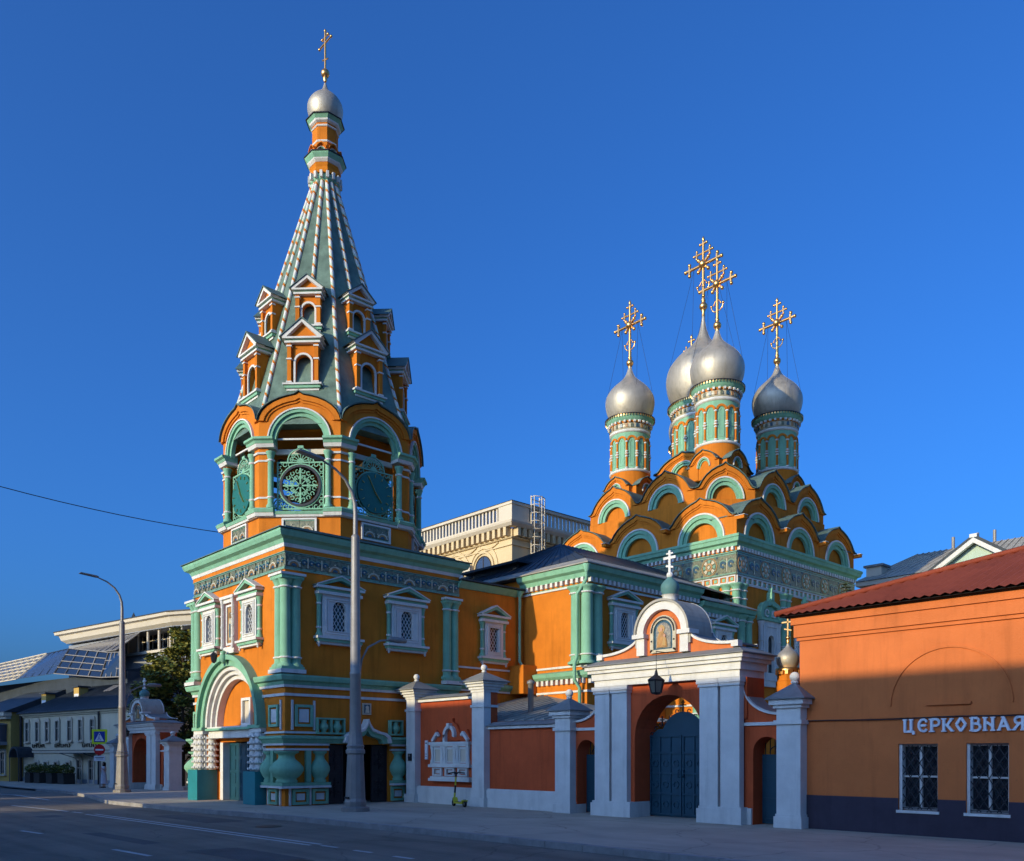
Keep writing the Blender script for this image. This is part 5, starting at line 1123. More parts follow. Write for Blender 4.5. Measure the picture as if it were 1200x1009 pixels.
# raised sign letters
LW = .035
def letter(name, strokes, serifs, w_):
    mb = MB('signw')
    for st in strokes:
        wd = st[0]; pts = st[1]
        for a, b in zip(pts, pts[1:]): mb.bar((a[0] * w_, 0, a[1] * .27), (b[0] * w_, 0, b[1] * .27), wd, .05)
    for (x, z, l) in serifs: mb.box((x - l) * w_, (x + l) * w_, -.025, .025, z * .27 - .013, z * .27 + .013)
    return mb
TH, TN = .062, .026
def ell(cx, cz, rx, rz, a0, a1, n=12): return [(cx + rx * math.cos(R(a0 + (a1 - a0) * i / n)), cz + rz * math.sin(R(a0 + (a1 - a0) * i / n))) for i in range(n + 1)]
LET = [
 ('Ц', [(TH, [(.2, .05), (.2, .95)]), (TH, [(.72, .05), (.72, .95)]), (TN, [(.1, .04), (.92, .04)]), (TH * .7, [(.9, .06), (.9, -.2)])], [(.2, .96, .18), (.72, .96, .18)]),
 ('Є', [(TH, ell(.55, .5, .35, .45, 110, 250)), (TN, ell(.55, .5, .35, .45, 40, 115)), (TN, ell(.55, .5, .35, .45, 245, 320)), (TN, [(.22, .5), (.75, .5)])], [(.8, .78, .08), (.76, .5, .06)]),
 ('Р', [(TH, [(.25, .02), (.25, .96)]), (TN, [(.25, .95), (.6, .95)]), (TH * .85, ell(.58, .7, .27, .24, 80, -80)), (TN, [(.25, .46), (.6, .46)])], [(.25, .02, .22), (.2, .96, .18)]),
 ('К', [(TH, [(.22, .02), (.22, .96)]), (TN, [(.24, .48), (.5, .52), (.8, .92)]), (TH * .8, [(.42, .52), (.85, .05)])], [(.22, .02, .2), (.22, .96, .2), (.82, .95, .14), (.88, .03, .14)]),
 ('О', [(TH, [(.5, 1.0), (.14, .5)]), (TH, [(.86, .5), (.5, 0)]), (TN, [(.14, .5), (.5, 0)]), (TN, [(.5, 1.0), (.86, .5)])], []),
 ('В', [(TH, [(.25, .02), (.25, .96)]), (TN, [(.2, .96), (.62, .96)]), (TH * .7, ell(.55, .74, .2, .2, 80, -80, 8)), (TN, [(.25, .54), (.6, .54)]), (TH * .85, ell(.58, .28, .27, .25, 80, -80, 8)), (TN, [(.2, .02), (.62, .02)])], [(.2, .96, .15), (.2, .02, .15)]),
 ('Н', [(TH, [(.22, .02), (.22, .96)]), (TH, [(.78, .02), (.78, .96)]), (TN, [(.22, .68), (.78, .32)])], [(.22, .02, .18), (.22, .96, .18), (.78, .02, .18), (.78, .96, .18)]),
 ('А', [(TN, [(.1, .03), (.45, .97)]), (TH, [(.42, .97), (.82, .03)]), (TN, [(.3, .32), (.62, .32)])], [(.1, .03, .14), (.86, .03, .14), (.38, .97, .12)]),
 ('Я', [(TH, [(.75, .02), (.75, .96)]), (TN, [(.8, .96), (.42, .96)]), (TH * .8, ell(.45, .72, .24, .23, 100, 260, 8)), (TN, [(.42, .49), (.75, .49)]), (TH * .7, [(.5, .48), (.15, .04)])], [(.78, .02, .18), (.8, .96, .15), (.14, .03, .14)]),
]
lt_ = thing('shop_sign', 'raised white letters in old church script above the two barred shop windows', 'sign', (-7.81, SY - .04, 2.19))
ADV = [.29, .245, .25, .26, .275, .25, .28, .26, .26]
def put_letter(parent, spec, x, z=0):
    o = part('letter', letter(spec[0], spec[1], spec[2], .25), parent); o.location = (x, 0, z); return o
x = 0
for sp_, ad in zip(LET, ADV): put_letter(lt_, sp_, x); x += ad

# ---- porch beyond the gate, seen through its arch
po = thing('church_porch', 'small orange porch with mint columns seen through the near gate arch', 'porch', (-21.5, 31, 0))
pw('wall', MB('orange').box(-22.40, -20.55, 29.6, 33, 0, 4.45), po)
swp('cornice', rect(-22.4, 29.6, -20.55, 33), [('mint', [(-.04, 4.2), (.1, 4.2), (.22, 4.4), (.22, 4.5), (-.04, 4.52)]), ('white', [(-.04, 3.72), (.06, 3.72), (.06, 3.8), (-.04, 3.8)])], po, True)
PCK = Kit('column', half_col(MB('mint'), 0, 0, .4, 4.15, .22, (3.4,)))
plw(PCK, po, (-20.75, 29.55, 0)); plw(PCK, po, (-20.5, 30.1, 0))
pw('roof', MB('roofgreen').add([(-22.7, 29.3, 4.53), (-20.3, 29.3, 4.53), (-20.3, 33.2, 4.53), (-22.7, 33.2, 4.53), (-22.4, 31.2, 4.9)], [(0, 1, 4), (1, 2, 4), (2, 3, 4), (3, 0, 4), (3, 2, 1, 0)]), po)
# ---- turret with a small silver onion
tu = thing('gate_turret', 'little orange octagonal turret with silver onion and gold cross behind the gate', 'turret', (-11.3, 20.0, -.13))
part('shaft', MB('orange').lathe([(.3, 0), (.3, 3.7), (.27, 3.72), (.27, 4.0)], 8, a0=22.5, a1=382.5, smooth=False), tu)
mb = MB('gold').lathe([(.31, 3.98), (.31, 4.04), (.2, 4.05)], 16)
for i in range(16): mb.at(0, 0, 0, 22.5 * i).box(-.035, .035, -.31, -.29, 3.88, 3.98)
mb.at(); part('gilt_fringe', mb, tu)
od = place(Kit('dome', MB('pewter').lathe([(r, z + 4.27) for r, z in onion(.29)], 28)), tu)
place(Kit('cross', MB('gold').lathe([(.03, 4.66), (.045, 4.72), (.03, 4.78)], 8).ball(0, 0, 4.82, .06, 10, 6).box(-.018, .018, -.018, .018, 4.85, 5.5).box(-.17, .17, -.018, .018, 5.2, 5.235).box(-.09, .09, -.018, .018, 5.34, 5.37).bar((-.1, 0, 5.05), (.1, 0, 5.0), .03)), od)

# ================================================================ BACKGROUND BUILDINGS
# cream classical block
cb_ = thing('classical_block', 'cream classical block with roof balustrade and arched top windows behind the refectory', 'building', (-60, 55, 0))
BX0, BX1, BY0, BY1 = -74, -47.75, 44.1, 74
pw('wall', MB('cream').box(BX0, BX1, BY0, BY1, -.2, 18.9), cb_)
BP = rect(BX0, BY0, BX1, BY1)
swp('cornice', BP, [('creamw', [(-.05, 18.95), (.5, 18.95), (.7, 19.15), (.75, 19.3), (-.05, 19.35)]), ('cream', [(-.05, 17.62), (.12, 17.62), (.12, 17.7), (-.05, 17.7)]), ('cream', [(-.05, 18.14), (.15, 18.14), (.22, 18.22), (-.05, 18.24)])], cb_, True)
pw('modillions', dentil_mb(BP, 18.3, 18.94, .5, .3, .62, col='cream', skip=(2, 3)), cb_, stuff=True)
swp('balustrade_rail', BP, [('creamw', [(-.25, 20.66), (.3, 20.66), (.3, 20.86), (-.25, 20.86)]), ('creamw', [(-.2, 19.35), (.25, 19.35), (.25, 19.6), (-.2, 19.6)]), ('roofdark', [(-.3, 20.865), (.34, 20.865), (.34, 20.9), (-.3, 20.9)])], cb_, True)
bl = MB('creamw').box(-.09, .09, -.09, .09, 19.6, 20.66)
BL = Kit('baluster', bl)
def bal(x, y):
    plw(BL, cb_, (x, y, 0))
x = BX1 - 1.6
while x > BX0 + 1: bal(x, BY0 - .02); x -= .42
y = BY0 + 1.9
while y < BY0 + 22: bal(BX1 + .02, y); y += .42
pw('balustrade_pier', MB('creamw').box(BX1 - 1.3, BX1 + .22, BY0 - .22, BY0 + 1.6, 19.6, 20.66), cb_)
for yy in (BY0 + 10, BY0 + 18): pw('balustrade_pier', MB('creamw').box(BX1 - .22, BX1 + .2, yy, yy + .9, 19.6, 20.66), cb_)
for i in range(9):     # garlands
    x = BX1 - 1.5 - i * 2.6
    pw('garland', MB('cream').tube([(x - 2.2 * t, BY0 - .06, 18.08 - .32 * math.sin(PI * t)) for t in [j / 10 for j in range(11)]], .07, 5), cb_)
aw = Kit('window', MB('glassb').prism([(-.98, 0), (.98, 0)] + arch_pts(0, 1.2, .98, 12)[::-1], -.02, .1))
aw.add(Kit('frame', MB('bark').arc(0, 1.2, .90, .98, -.05, -.02, n=14).box(-.98, -.9, -.05, -.02, 0, 1.2).box(.9, .98, -.05, -.02, 0, 1.2).box(-.03, .03, -.05, -.02, 0, 2.1).box(-.9, .9, -.05, -.02, 1.15, 1.22)))
aw.add(Kit('hood_mould', MB('cream').arc(0, 1.2, 1.15, 1.3, -.12, 0, n=16).arc(0, 1.2, 1.5, 1.75, -.08, 0, n=16)))
for i in range(6): plw(aw, cb_, (-51.05 - 3.35 * i, BY0 - .001, 15.15))
pw('floor_band', MB('cream').box(BX0, BX1, BY0 - .15, BY0 - .001, 13.6, 14.0), cb_)
ac = MB('creamw').box(-53.15, -52.2, BY0 - .45, BY0 - .005, 16.2, 16.75); pw('air_conditioner', ac, cb_)
pw('drainpipe', MB('creamw').tube([(BX1 + .12, BY0 + 2.6, 12), (BX1 + .12, BY0 + 2.6, 18.4)], .07, 6), cb_)
ld = thing('roof_ladder', 'pale caged steel ladder on the shaded side of the cream block', 'ladder', (BX1 + .35, BY0 + 1.7, 14.4))
lm_ = MB('creamw')
ly = (0, .9)
for yy in ly: lm_.box(-.05, .05, yy - .04, yy + .04, 1.0, 7.2)
part('rails', lm_, ld)
rk = Kit('rung', MB('creamw').box(-.03, .03, .04, .86, -.03, .03))
for i in range(14): place(rk, ld, (0, 0, 1.2 + i * .44))
hk_ = Kit('cage_hoop', MB('creamw').tube([(0, -.05, 0), (.45, -.1, 0), (.7, .45, 0), (.45, 1.0, 0), (0, .95, 0)], .035, 5))
for i in range(10): place(hk_, ld, (0, 0, 1.5 + i * .62))
cg = MB('creamw')
for (x_, y_) in ((.45, -.1), (.7, .45), (.45, 1.0)): cg.box(x_ - .03, x_ + .03, y_ - .03, y_ + .03, 1.5, 7.1)
part('cage_bars', cg, ld)

# yellow two-storey building on the left (its own axis turned by 9.5 degrees)
yb = thing('yellow_house', 'pale yellow two-storey house with dark slate roof and narrow white-framed windows', 'building', (-85.2, 19.8, -.6), 9.5)
part('wall', MB('yellow').box(0, 22, 0, 12, 0, 5.9), yb)
part('cornice', MB('yellow').box(-.05, 22, -.12, -.001, 5.6, 5.75).box(-.1, 22.1, -.3, -.001, 5.75, 5.9).use('roofdark').box(-.1, 22.2, -.5, -.001, 5.905, 5.98), yb)
part('string_course', MB('creamw').box(0, 16.3, -.12, -.001, 2.5, 2.68).use('roofdark').box(0, 16.3, -.16, -.001, 2.685, 2.72), yb)
part('plinth', MB('greywall').box(0, 22, -.06, -.001, 0, .35), yb)
YW = Kit('window', MB('glass').box(-.31, .31, -.03, -.002, 0, 1.55))
YW.add(Kit('frame', MB('creamw').box(-.44, -.31, -.12, 0, -.1, 1.6).box(.31, .44, -.12, 0, -.1, 1.6).box(-.44, .44, -.14, 0, 1.6, 1.72).prism([(-.44, 1.72), (.44, 1.72), (.3, 1.88), (-.3, 1.88)], -.12, 0).box(-.02, .02, -.05, -.03, 0, 1.55).box(-.31, .31, -.05, -.03, 1.0, 1.04).box(-.5, .5, -.2, 0, -.2, -.1)))
for s_ in (15.3, 13.35, 11.5, 9.65, 7.5, 5.65, 3.7): place(YW, yb, (16.3 - s_, 0, 3.55))
for s_ in (13.5, 11.73, 9.86, 7.75): place(YW, yb, (16.3 - s_, 0, .55), 0, (1, 1, .72))
for s_ in (5.86, 3.88): place(YW, yb, (16.3 - s_, 0, .15), 0, (1.15, 1, 1.1))
part('drainpipe', MB('iron').tube([(13.8, -.15, 0), (13.8, -.15, 5.8)], .09, 6), yb); part('drainpipe', MB('iron').tube([(.05, -.2, 0), (.05, -.2, 5.8)], .12, 6), yb)
mb = MB('roofdark').add([(-.2, -.5, 5.98), (22.2, -.5, 5.98), (22.2, 13, 5.98), (-.2, 13, 5.98), (5, 7, 10.1), (17.5, 7, 10.1)], [(0, 1, 5, 4), (1, 2, 5), (2, 3, 4, 5), (3, 0, 4)]); part('roof', mb, yb)
part('roof_seams', seams((.2, -.45, 6.0), (22, -.45, 6.0), (5, 6.9, 10.1), (17.4, 6.9, 10.1), 44, .05, .06), yb, stuff=True)
chk = Kit('chimney', MB('ochre').box(-.45, .45, -.4, .4, -.6, .55).use('signw').box(-.4, .4, -.405, -.4, -.25, .0).use('roofdark').box(-.6, .6, -.55, .55, .55, .68))
place(chk, yb, (5.6, 2.4, 7.6)); place(chk, yb, (.8, 1.8, 7.2))
part('skylight', MB('steel').add([(9.0, 2.6, 7.72), (10.4, 2.6, 7.72), (10.2, 3.6, 8.28), (8.9, 3.6, 8.28), (9.0, 2.6, 7.66), (10.4, 2.6, 7.66)], [(0, 1, 2, 3), (4, 5, 1, 0)]), yb)
aw2 = MB('roofdark').box(9.3, 13.2, -1.1, 0, 2.42, 2.5).bar((9.4, -1.0, 2.42), (9.4, 0, 2.1), .05).bar((13.1, -1.0, 2.42), (13.1, 0, 2.1), .05); part('entrance_canopy', aw2, yb)
aw2 = MB('roofdark').arc(1.2, 2.1, .8, .95, -1.3, 0, n=10).box(.28, .36, -1.25, -1.2, 0, 2.1).box(2.04, 2.12, -1.25, -1.2, 0, 2.1); part('arched_canopy', aw2, yb)
# faint raised lettering above the ground floor, illegible at this distance
sgn = Kit('sign_strokes', None)
for (a, b) in ((2.0, 4.3), (6.2, 8.9), (11.0, 13.6)):
    mb = MB('bark'); x = a; i = 0
    while x < b:
        mb.box(x, x + .05, -.1, -.03, 2.95, 3.25); mb.box(x, x + .2, -.1, -.03, (2.95, 3.1, 3.2)[i % 3], (3.0, 3.15, 3.25)[i % 3]); x += .36; i += 1
    part('wall_lettering', mb, yb, stuff=True)
# ochre corner house
ob = thing('ochre_house', 'ochre house with white cornice at the left edge beside the pale yellow house', 'building', (-94.2, 17.3, -.6), 9.5)
part('wall', MB('ochre').box(0, 8.7, .2, 12, 0, 6.1), ob)
part('cornice', MB('creamw').box(-.1, 8.8, -.25, .199, 5.5, 5.75).box(-.1, 8.9, -.45, .199, 5.75, 6.1), ob)
for x in (1.6, 4.3, 7.2): place(YW, ob, (x, .2, .7), 0, (1.4, 1, 1.15)); place(YW, ob, (x, .2, 3.4), 0, (1.3, 1, .9))
part('bay', MB('glassb').box(3.2, 7.9, -1.0, .199, 3.5, 5.0).use('greywall').box(3.1, 8.0, -1.1, .2, 3.2, 3.5).box(3.1, 8.0, -1.1, .2, 5.0, 5.12), ob)
part('roof', MB('roofdark').add([(-.3, -.5, 6.1), (9, -.5, 6.1), (9, 12, 6.1), (-.3, 12, 6.1), (1.5, 6, 8.9), (9, 6, 8.9)], [(0, 1, 5, 4), (1, 2, 5), (2, 3, 4, 5), (3, 0, 4)]), ob)
# glazed complex and cream-roofed hall behind
gb = thing('glazed_arcade', 'faceted glass building with white mullions behind the yellow house', 'building', (-96.1, 25.7, -.6), 9.5)
def glaze(pl, m_, nx, ny, name, w_=.1, mm='creamw'):
    a, b, c, d = map(Vector, pl)   # bl, br, tr, tl
    o = part(name, MB(m_).add([a, b, c, d], [(0, 1, 2, 3)]), gb); mb = MB(mm)
    up = Vector((0, -.04, .0))
    for i in range(nx + 1): t = i / nx; mb.bar(a.lerp(b, t) + up, d.lerp(c, t) + up, w_)
    for j in range(ny + 1): t = j / ny; mb.bar(a.lerp(d, t) + up, b.lerp(c, t) + up, w_)
    place(Kit('mullions', mb), o); return o
part('base_wall', MB('roofdark').box(-14, 20.5, -3.8, 2, 0, 9.4), gb)
glaze([(-12, -6.5, 8.9), (2.6, -5.2, 9.6), (4.4, -3.2, 12.1), (-12, -4.4, 11.2)], 'glassg', 15, 6, 'glass_facet', .10)
glaze([(2.6, -5.2, 9.6), (9.0, -4.6, 9.8), (9.4, -3.4, 12.2), (4.4, -3.2, 12.1)], 'glassb', 5, 3, 'glass_facet', .05, 'glassb')
glaze([(9.0, -4.6, 9.8), (17.2, -4.4, 9.0), (16.6, -3.4, 11.3), (9.4, -3.4, 12.2)], 'glass', 4, 4, 'glass_facet', .08, 'steel')
glaze([(17.2, -4.4, 9.0), (20.4, -4.2, 8.9), (20.2, -4, 11.0), (16.6, -3.4, 11.3)], 'glass', 4, 3, 'glass_facet', .08, 'steel')
glaze([(-2, -2.4, 12.0), (16.5, -2.6, 11.6), (15.0, .4, 13.6), (0, .6, 13.1)], 'glassb', 16, 2, 'glass_facet', .07, 'steel')
hl = thing('cream_hall', 'cream modern hall with thick overhanging roof and columned glazing left of the bell tower', 'building', (-96.1, 25.7, -.6), 9.5)
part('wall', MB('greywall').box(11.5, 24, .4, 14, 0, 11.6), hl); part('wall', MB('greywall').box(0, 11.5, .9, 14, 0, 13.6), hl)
rp_ = [(-.2, -.3), (21.2, -.3), (26, 1.0), (26, 15), (-.2, 15)]
mb = MB('creamw').sweep([(0.5, .4), (20.6, .4), (25.4, 2.0), (25.4, 14), (.5, 14)], [(-.3, 13.75), (.0, 13.75), (.35, 14.0), (.5, 14.45), (.8, 14.55), (.85, 14.8), (-.3, 14.8)], True); part('cornice', mb, hl)
part('roof', MB('roofdark').slab([(-.4, -.5), (21, -.5), (26.3, 1.4), (26.3, 15), (-.4, 15)], 14.81, 14.9), hl)
part('soffit', MB('greywall').slab([(0.5, .4), (20.6, .4), (25.4, 2.0), (25.4, 14), (.5, 14)], 13.68, 13.745), hl)
part('roof_peak', MB('roofdark').lathe([(.7, 14.9), (.02, 16.4)], 4, 9.0, 3, smooth=False), hl)
part('glazing', MB('glass').box(11.6, 24.4, 2.4, 2.5, 11.6, 13.68), hl); part('loggia_floor', MB('creamw').box(11.4, 21.2, .1, 2.4, 11.5, 11.75), hl)
colk = Kit('column', MB('creamw').lathe([(.13, 11.75), (.13, 13.68)], 8))
for x in (12.1, 13.9, 15.7, 17.6, 19.5, 21.3): place(colk, hl, (x, .75, 0))
gm = MB('creamw')
for x in [11.8 + .9 * i for i in range(14)]: gm.box(x, x + .07, 2.33, 2.40, 11.75, 13.68)
for z in (12.3, 13.1): gm.box(11.6, 24.4, 2.33, 2.4, z, z + .07)
part('mullions', gm, hl)
# roofs on the far left horizon
fb = thing('rooftop_plant', 'distant pale rooftop sheds on the left horizon beyond the glass building', 'building', (-135, 52, -.6), 9.5)
part('wall', MB('creamw').box(-16, 14, 0, 12, 0, 16.0), fb); part('roof', MB('roofdark').box(-16.3, 14.3, -.3, 12, 16.02, 16.3), fb)
part('cooling_unit', MB('steel').box(-4, 2.5, 1, 4, 16.31, 18.4), fb); part('cooling_unit', MB('creamw').box(-13, -8, 1, 5, 16.31, 18.0), fb); part('stair_head', MB('greywall').box(6, 9, 1, 4, 16.31, 17.3), fb)
part('aerial', MB('iron').tube([(-10, 2, 18), (-10, 2, 19.6)], .06, 5).tube([(5, 2, 16.3), (5, 2, 19.0)], .04, 5), fb)

# right: grey-roofed house and mint gable above the shop roof
gr_ = thing('grey_roof_house', 'house with weathered grey hipped roof above the left end of the shop roof', 'building', (-20, 66, 0))

pw('wall', MB('creamw').box(-28, -12, 60, 72, 0, 13.7), gr_); pw('fascia', MB('creamw').box(-28.4, -11.6, 59.6, 72.4, 13.7, 14.0), gr_)
pw('roof', MB('roofpale').add([(-28.5, 59.5, 14.02), (-11.5, 59.5, 14.02), (-11.5, 72.5, 14.02), (-28.5, 72.5, 14.02), (-26.0, 64.5, 16.4), (-14, 64.5, 16.4)], [(0, 1, 5, 4), (1, 2, 5), (2, 3, 4, 5), (3, 0, 4)]), gr_)
pw('roof_seams', seams((-28.4, 59.6, 14.06), (-11.6, 59.6, 14.06), (-26, 64.4, 16.4), (-14, 64.4, 16.4), 30, .05, .06, 'roofpale'), gr_, stuff=True)
pw('chimney', MB('creamw').box(-28.0, -26.9, 60.4, 61.4, 14.06, 15.1).use('roofgrey').box(-28.15, -26.75, 60.25, 61.55, 15.1, 15.25), gr_)
for x in (-23.6, -22.0, -20.9): pw('vent', MB('steel').tube([(x, 64.5, 16.3), (x, 64.5, 17.2)], .12, 6), gr_)
mg = thing('mint_gable_house', 'pale mint house with a white-edged gable rising over the red shop roof', 'building', (-18.4, 56, 0))
mb = MB('mintpale').prism([(-24.4, 0), (-12.6, 0), (-12.6, 10.2), (-18.4, 14.1), (-24.4, 10.2)], 53.8, 64); pw('wall', mb, mg)
pw('roof', MB('roofdark').strip([(-25.2, 9.95), (-18.4, 14.5), (-11.8, 9.95)], [(-25.2, 9.75), (-18.4, 14.3), (-11.8, 9.75)], 53.3, 64.2), mg)
pw('bargeboard', MB('white').strip([(-25.2, 9.74), (-18.4, 14.29), (-11.8, 9.74)], [(-25.1, 9.5), (-18.4, 14.0), (-11.9, 9.5)], 53.25, 53.5), mg)
pw('finial_cap', MB('white').box(-18.6, -18.2, 53.25, 53.65, 14.3, 14.5), mg)
pw('chimney', MB('creamw').box(-14.6, -13.6, 56.5, 57.5, 11, 14.2).use('roofgrey').lathe([(.85, 14.2), (.02, 14.75)], 4, -14.1, 57, smooth=False), mg)
pw('vent', MB('steel').tube([(-12.9, 56, 10), (-12.9, 56, 13.8)], .16, 6), mg)
ph = thing('pale_stack_house', 'pale house with grey roof and brick stack at the right edge above the shop', 'building', (-14, 74, 0))
pw('wall', MB('creamw').box(-21, -8, 68, 78, 0, 15.6), ph); pw('roof', MB('roofgrey').add([(-21.6, 67.5, 15.6), (-7.5, 67.5, 15.6), (-7.5, 78.5, 15.6), (-21.6, 78.5, 15.6), (-18, 73, 18.2), (-8, 73, 18.2)], [(0, 1, 5, 4), (1, 2, 5), (2, 3, 4, 5), (3, 0, 4), (3, 2, 1, 0)]), ph)
pw('chimney', MB('cream').box(-19.6, -18.2, 70.5, 71.9, 16.6, 18.6), ph)

# ================================================================ TREES
def leaves(mb, cx, cy, cz, rx, rz_, n, size, mats, rg):
    for i in range(n):
        # clumps
        while True:
            x, y, z = rg.uniform(-1, 1), rg.uniform(-1, 1), rg.uniform(-1, 1)
            if x * x + y * y + z * z < 1: break
        px_, py_, pz_ = cx + x * rx, cy + y * rx, cz + z * rz_
        mb.use(mats[rg.randrange(len(mats))])
        a, b = rg.uniform(0, 6.28), rg.uniform(-.9, .9); s_ = size * rg.uniform(.6, 1.3)
        u = Vector((math.cos(a), math.sin(a), b * .4)).normalized() * s_; v = Vector((-math.sin(a) * .5, math.cos(a) * .5, rg.uniform(-1, 1))).normalized() * s_ * .6
        p = Vector((px_, py_, pz_)); mb.add([p - u, p - v, p + u, p + v], [(0, 1, 2, 3)])
def tree(x, y, h, r, cz0, label, n=60, per=95, mats=('leafd', 'leafd', 'leafl'), seed=1, leaf=.11):
    rg = random.Random(seed); o = thing('tree', label, 'tree', (x, y, gz(x)), group='deciduous trees behind the far gate')
    tk = MB('bark').tube([(0, 0, -.1), (.05, .03, h * .25), (-.08, .05, h * .5), (.05, 0, h * .85)], .17, 8, .05); cr = MB(mats[0]); ends = []
    for i in range(n):
        t = rg.uniform(0, 1); z = cz0 + (h - cz0) * t; rr = r * math.sqrt(max(.05, 1 - (2 * t - .85) ** 2 * .9)) * rg.uniform(.35, 1.0); a = rg.uniform(0, 6.28)
        ex, ey = rr * math.cos(a), rr * math.sin(a)
        if i % 3 == 0: tk.tube([(0, 0, max(cz0 * .6, z - rr * .9)), (ex * .5, ey * .5, z - rr * .3), (ex, ey, z)], .05, 5, .012)
        cs = rg.uniform(.35, .75) * r / 2.8
        leaves(cr, ex, ey, z, cs, cs * .8, per, leaf, mats, rg)
    part('trunk', tk, o); part('crown', cr, o); return o
tree(-57.9, 23.1, 10.6, 3.0, 2.4, 'tall olive green tree with sunlit top behind the far gate', 120, 130, ('leafd', 'leafl', 'leafl'), 3, .15)
tree(-60.8, 22.6, 6.6, 2.2, 2.0, 'lower dark tree left of the far gate against the slate roof', 56, 110, ('leafd', 'leafd', 'leafl'), 5, .14)
tree(-54.4, 25.2, 9.3, 2.6, 2.6, 'dark tree partly hidden behind the left edge of the bell tower', 80, 120, ('leafd', 'leafd', 'leafl'), 8, .15)
spn = thing('spruce_tree', 'narrow spruce top rising between the church and the shop roof', 'spruce', (-21.0, 43.0, 0))
part('trunk', MB('bark').tube([(0, 0, 0), (0, 0, 10.4)], .16, 7, .02), spn); mb = MB('leafs')
rg = random.Random(4); z = 1.5
while z < 10.7:
    L_ = (10.9 - z) * .20 + .10
    for k in range(7):
        a = rg.uniform(0, 6.28); dx, dy = math.cos(a), math.sin(a)
        for q in (.25, .5, .75, 1):
            for s2 in (-1, 1):
                p = Vector((dx * L_ * q, dy * L_ * q, z - L_ * q * .25)); side = Vector((-dy * s2, dx * s2, -.2)) * (.18 * (1.2 - q)) + Vector((dx, dy, 0)) * .12
                mb.add([p, p + side, p + Vector((dx, dy, -.2)) * .12], [(0, 1, 2)])
        mb.bar((0, 0, z), (dx * L_, dy * L_, z - L_ * .25), .03)
    mb.add([(0, -.02, z), (.02, .02, z), (0, 0, z + .3)], [(0, 1, 2)]); z += .16
part('crown', mb, spn)

# ================================================================ STREET FURNITURE
def lamp(x, y, label, small=True):
    o = thing('street_lamp', label, 'street lamp', (x, y, gz(x)), group='tall grey street lamps with curved arms')
    part('base', MB('steel').lathe([(.42, 0), (.42, .12), (.32, .16), (.33, .3), (.30, .4), (.245, 1.72), (.29, 1.76), (.29, 1.85), (.25, 1.9), (.27, 1.98), (.235, 2.02), (.2, 2.3), (.19, 2.4)], 12, smooth=False).use('iron').box(-.1, .12, -.34, -.30, .4, .45), o)
    part('post', MB('steel').lathe([(.175, 2.4), (.16, 4.1), (.17, 4.12), (.17, 4.2), (.155, 4.22), (.125, 8.25), (.13, 8.3), (.085, 8.36)], 20), o)
    arm = [(0, 0, 8.3), (0, 0, 9.0), (0, -.02, 9.3), (0, -.12, 9.62), (0, -.35, 9.95), (0, -.7, 10.2), (0, -1.15, 10.36)]
    part('arm', MB('steel').tube(arm, .075, 10, .028), o)
    hd = place(Kit('lamp_head', MB('steel').prism([(-1.95, 10.43), (-1.15, 10.34), (-1.08, 10.38), (-1.2, 10.42), (-1.9, 10.48)], -.12, .12)), o); hd.rotation_euler = (0, 0, R(90)); hd.location = (0, 0, 0)
    if small:
        part('small_arm', MB('steel').tube([(0, .16, 4.2), (0, .22, 4.6), (0, .45, 5.0), (0, .9, 5.24), (0, 1.3, 5.3)], .03, 8), o)
        part('small_lamp_head', MB('steel').lathe([(.02, -.35), (.08, -.3), (.10, 0), (.08, .3), (.02, .35)], 8), o).location = (0, 1.55, 5.32)
        o.children[-1].rotation_euler = (R(90), 0, 0)
    return o
lamp(-22.3, 14.15, 'tall grey street lamp on the pavement in front of the bell tower')
lamp(-43.8, 14.5, 'distant street lamp left of the far gate, its whole post in sunlight')
up_ = thing('utility_pole', 'grey utility pole on the near pavement carrying the overhead wire', 'pole', (-35.2, .4, -.1), mb=MB('steel').lathe([(.16, 0), (.09, 12.8), (.02, 12.85)], 12))
w0 = Vector((-35.2, .4, 12.45)); w1 = Vector((-33.1, 15.9, 10.65))
thing('overhead_wire', 'thin black wire strung across the street to the belfry', 'wire', (0, 0, 0), mb=MB('iron').tube([w0.lerp(w1, t) - Vector((0, 0, .55 * 4 * t * (1 - t))) for t in [i / 16 for i in range(17)]], .016, 5))
# signs
sg = thing('road_sign', 'yellow bordered pedestrian crossing sign over a round no entry sign on one post', 'road sign', (-57.2, 17.6, gz(-57.2)))
sg.rotation_euler = (0, 0, R(52))
part('post', MB('steel').tube([(0, 0, 0), (0, 0, 3.7)], .04, 8), sg)
part('board', MB('signy').box(-.46, .46, -.07, -.04, 2.78, 3.70), sg)
part('crossing_panel', MB('signb').box(-.33, .33, -.085, -.07, 2.91, 3.57).use('signw').prism([(-.28, 2.97), (.28, 2.97), (0, 3.50)], -.095, -.085).use('signb').bar((-.02, -.1, 3.2), (-.09, -.1, 3.02), .035, .02).bar((-.02, -.1, 3.2), (.08, -.1, 3.02), .035, .02).bar((-.02, -.1, 3.2), (0, -.1, 3.34), .05, .02).arc(.01, 3.38, .0005, .035, -.11, -.095, 0, 360, 8), sg)
part('no_entry_disc', MB('signr').arc(0, 2.42, .0005, .33, -.08, -.05, 0, 360, 28).use('signw').box(-.24, .24, -.09, -.08, 2.37, 2.47), sg)
part('plate', MB('signw').box(-.33, .33, -.07, -.05, 1.72, 2.04).use('iron').box(-.26, .26, -.075, -.07, 1.92, 1.96).box(-.2, .22, -.075, -.07, 1.83, 1.86), sg)
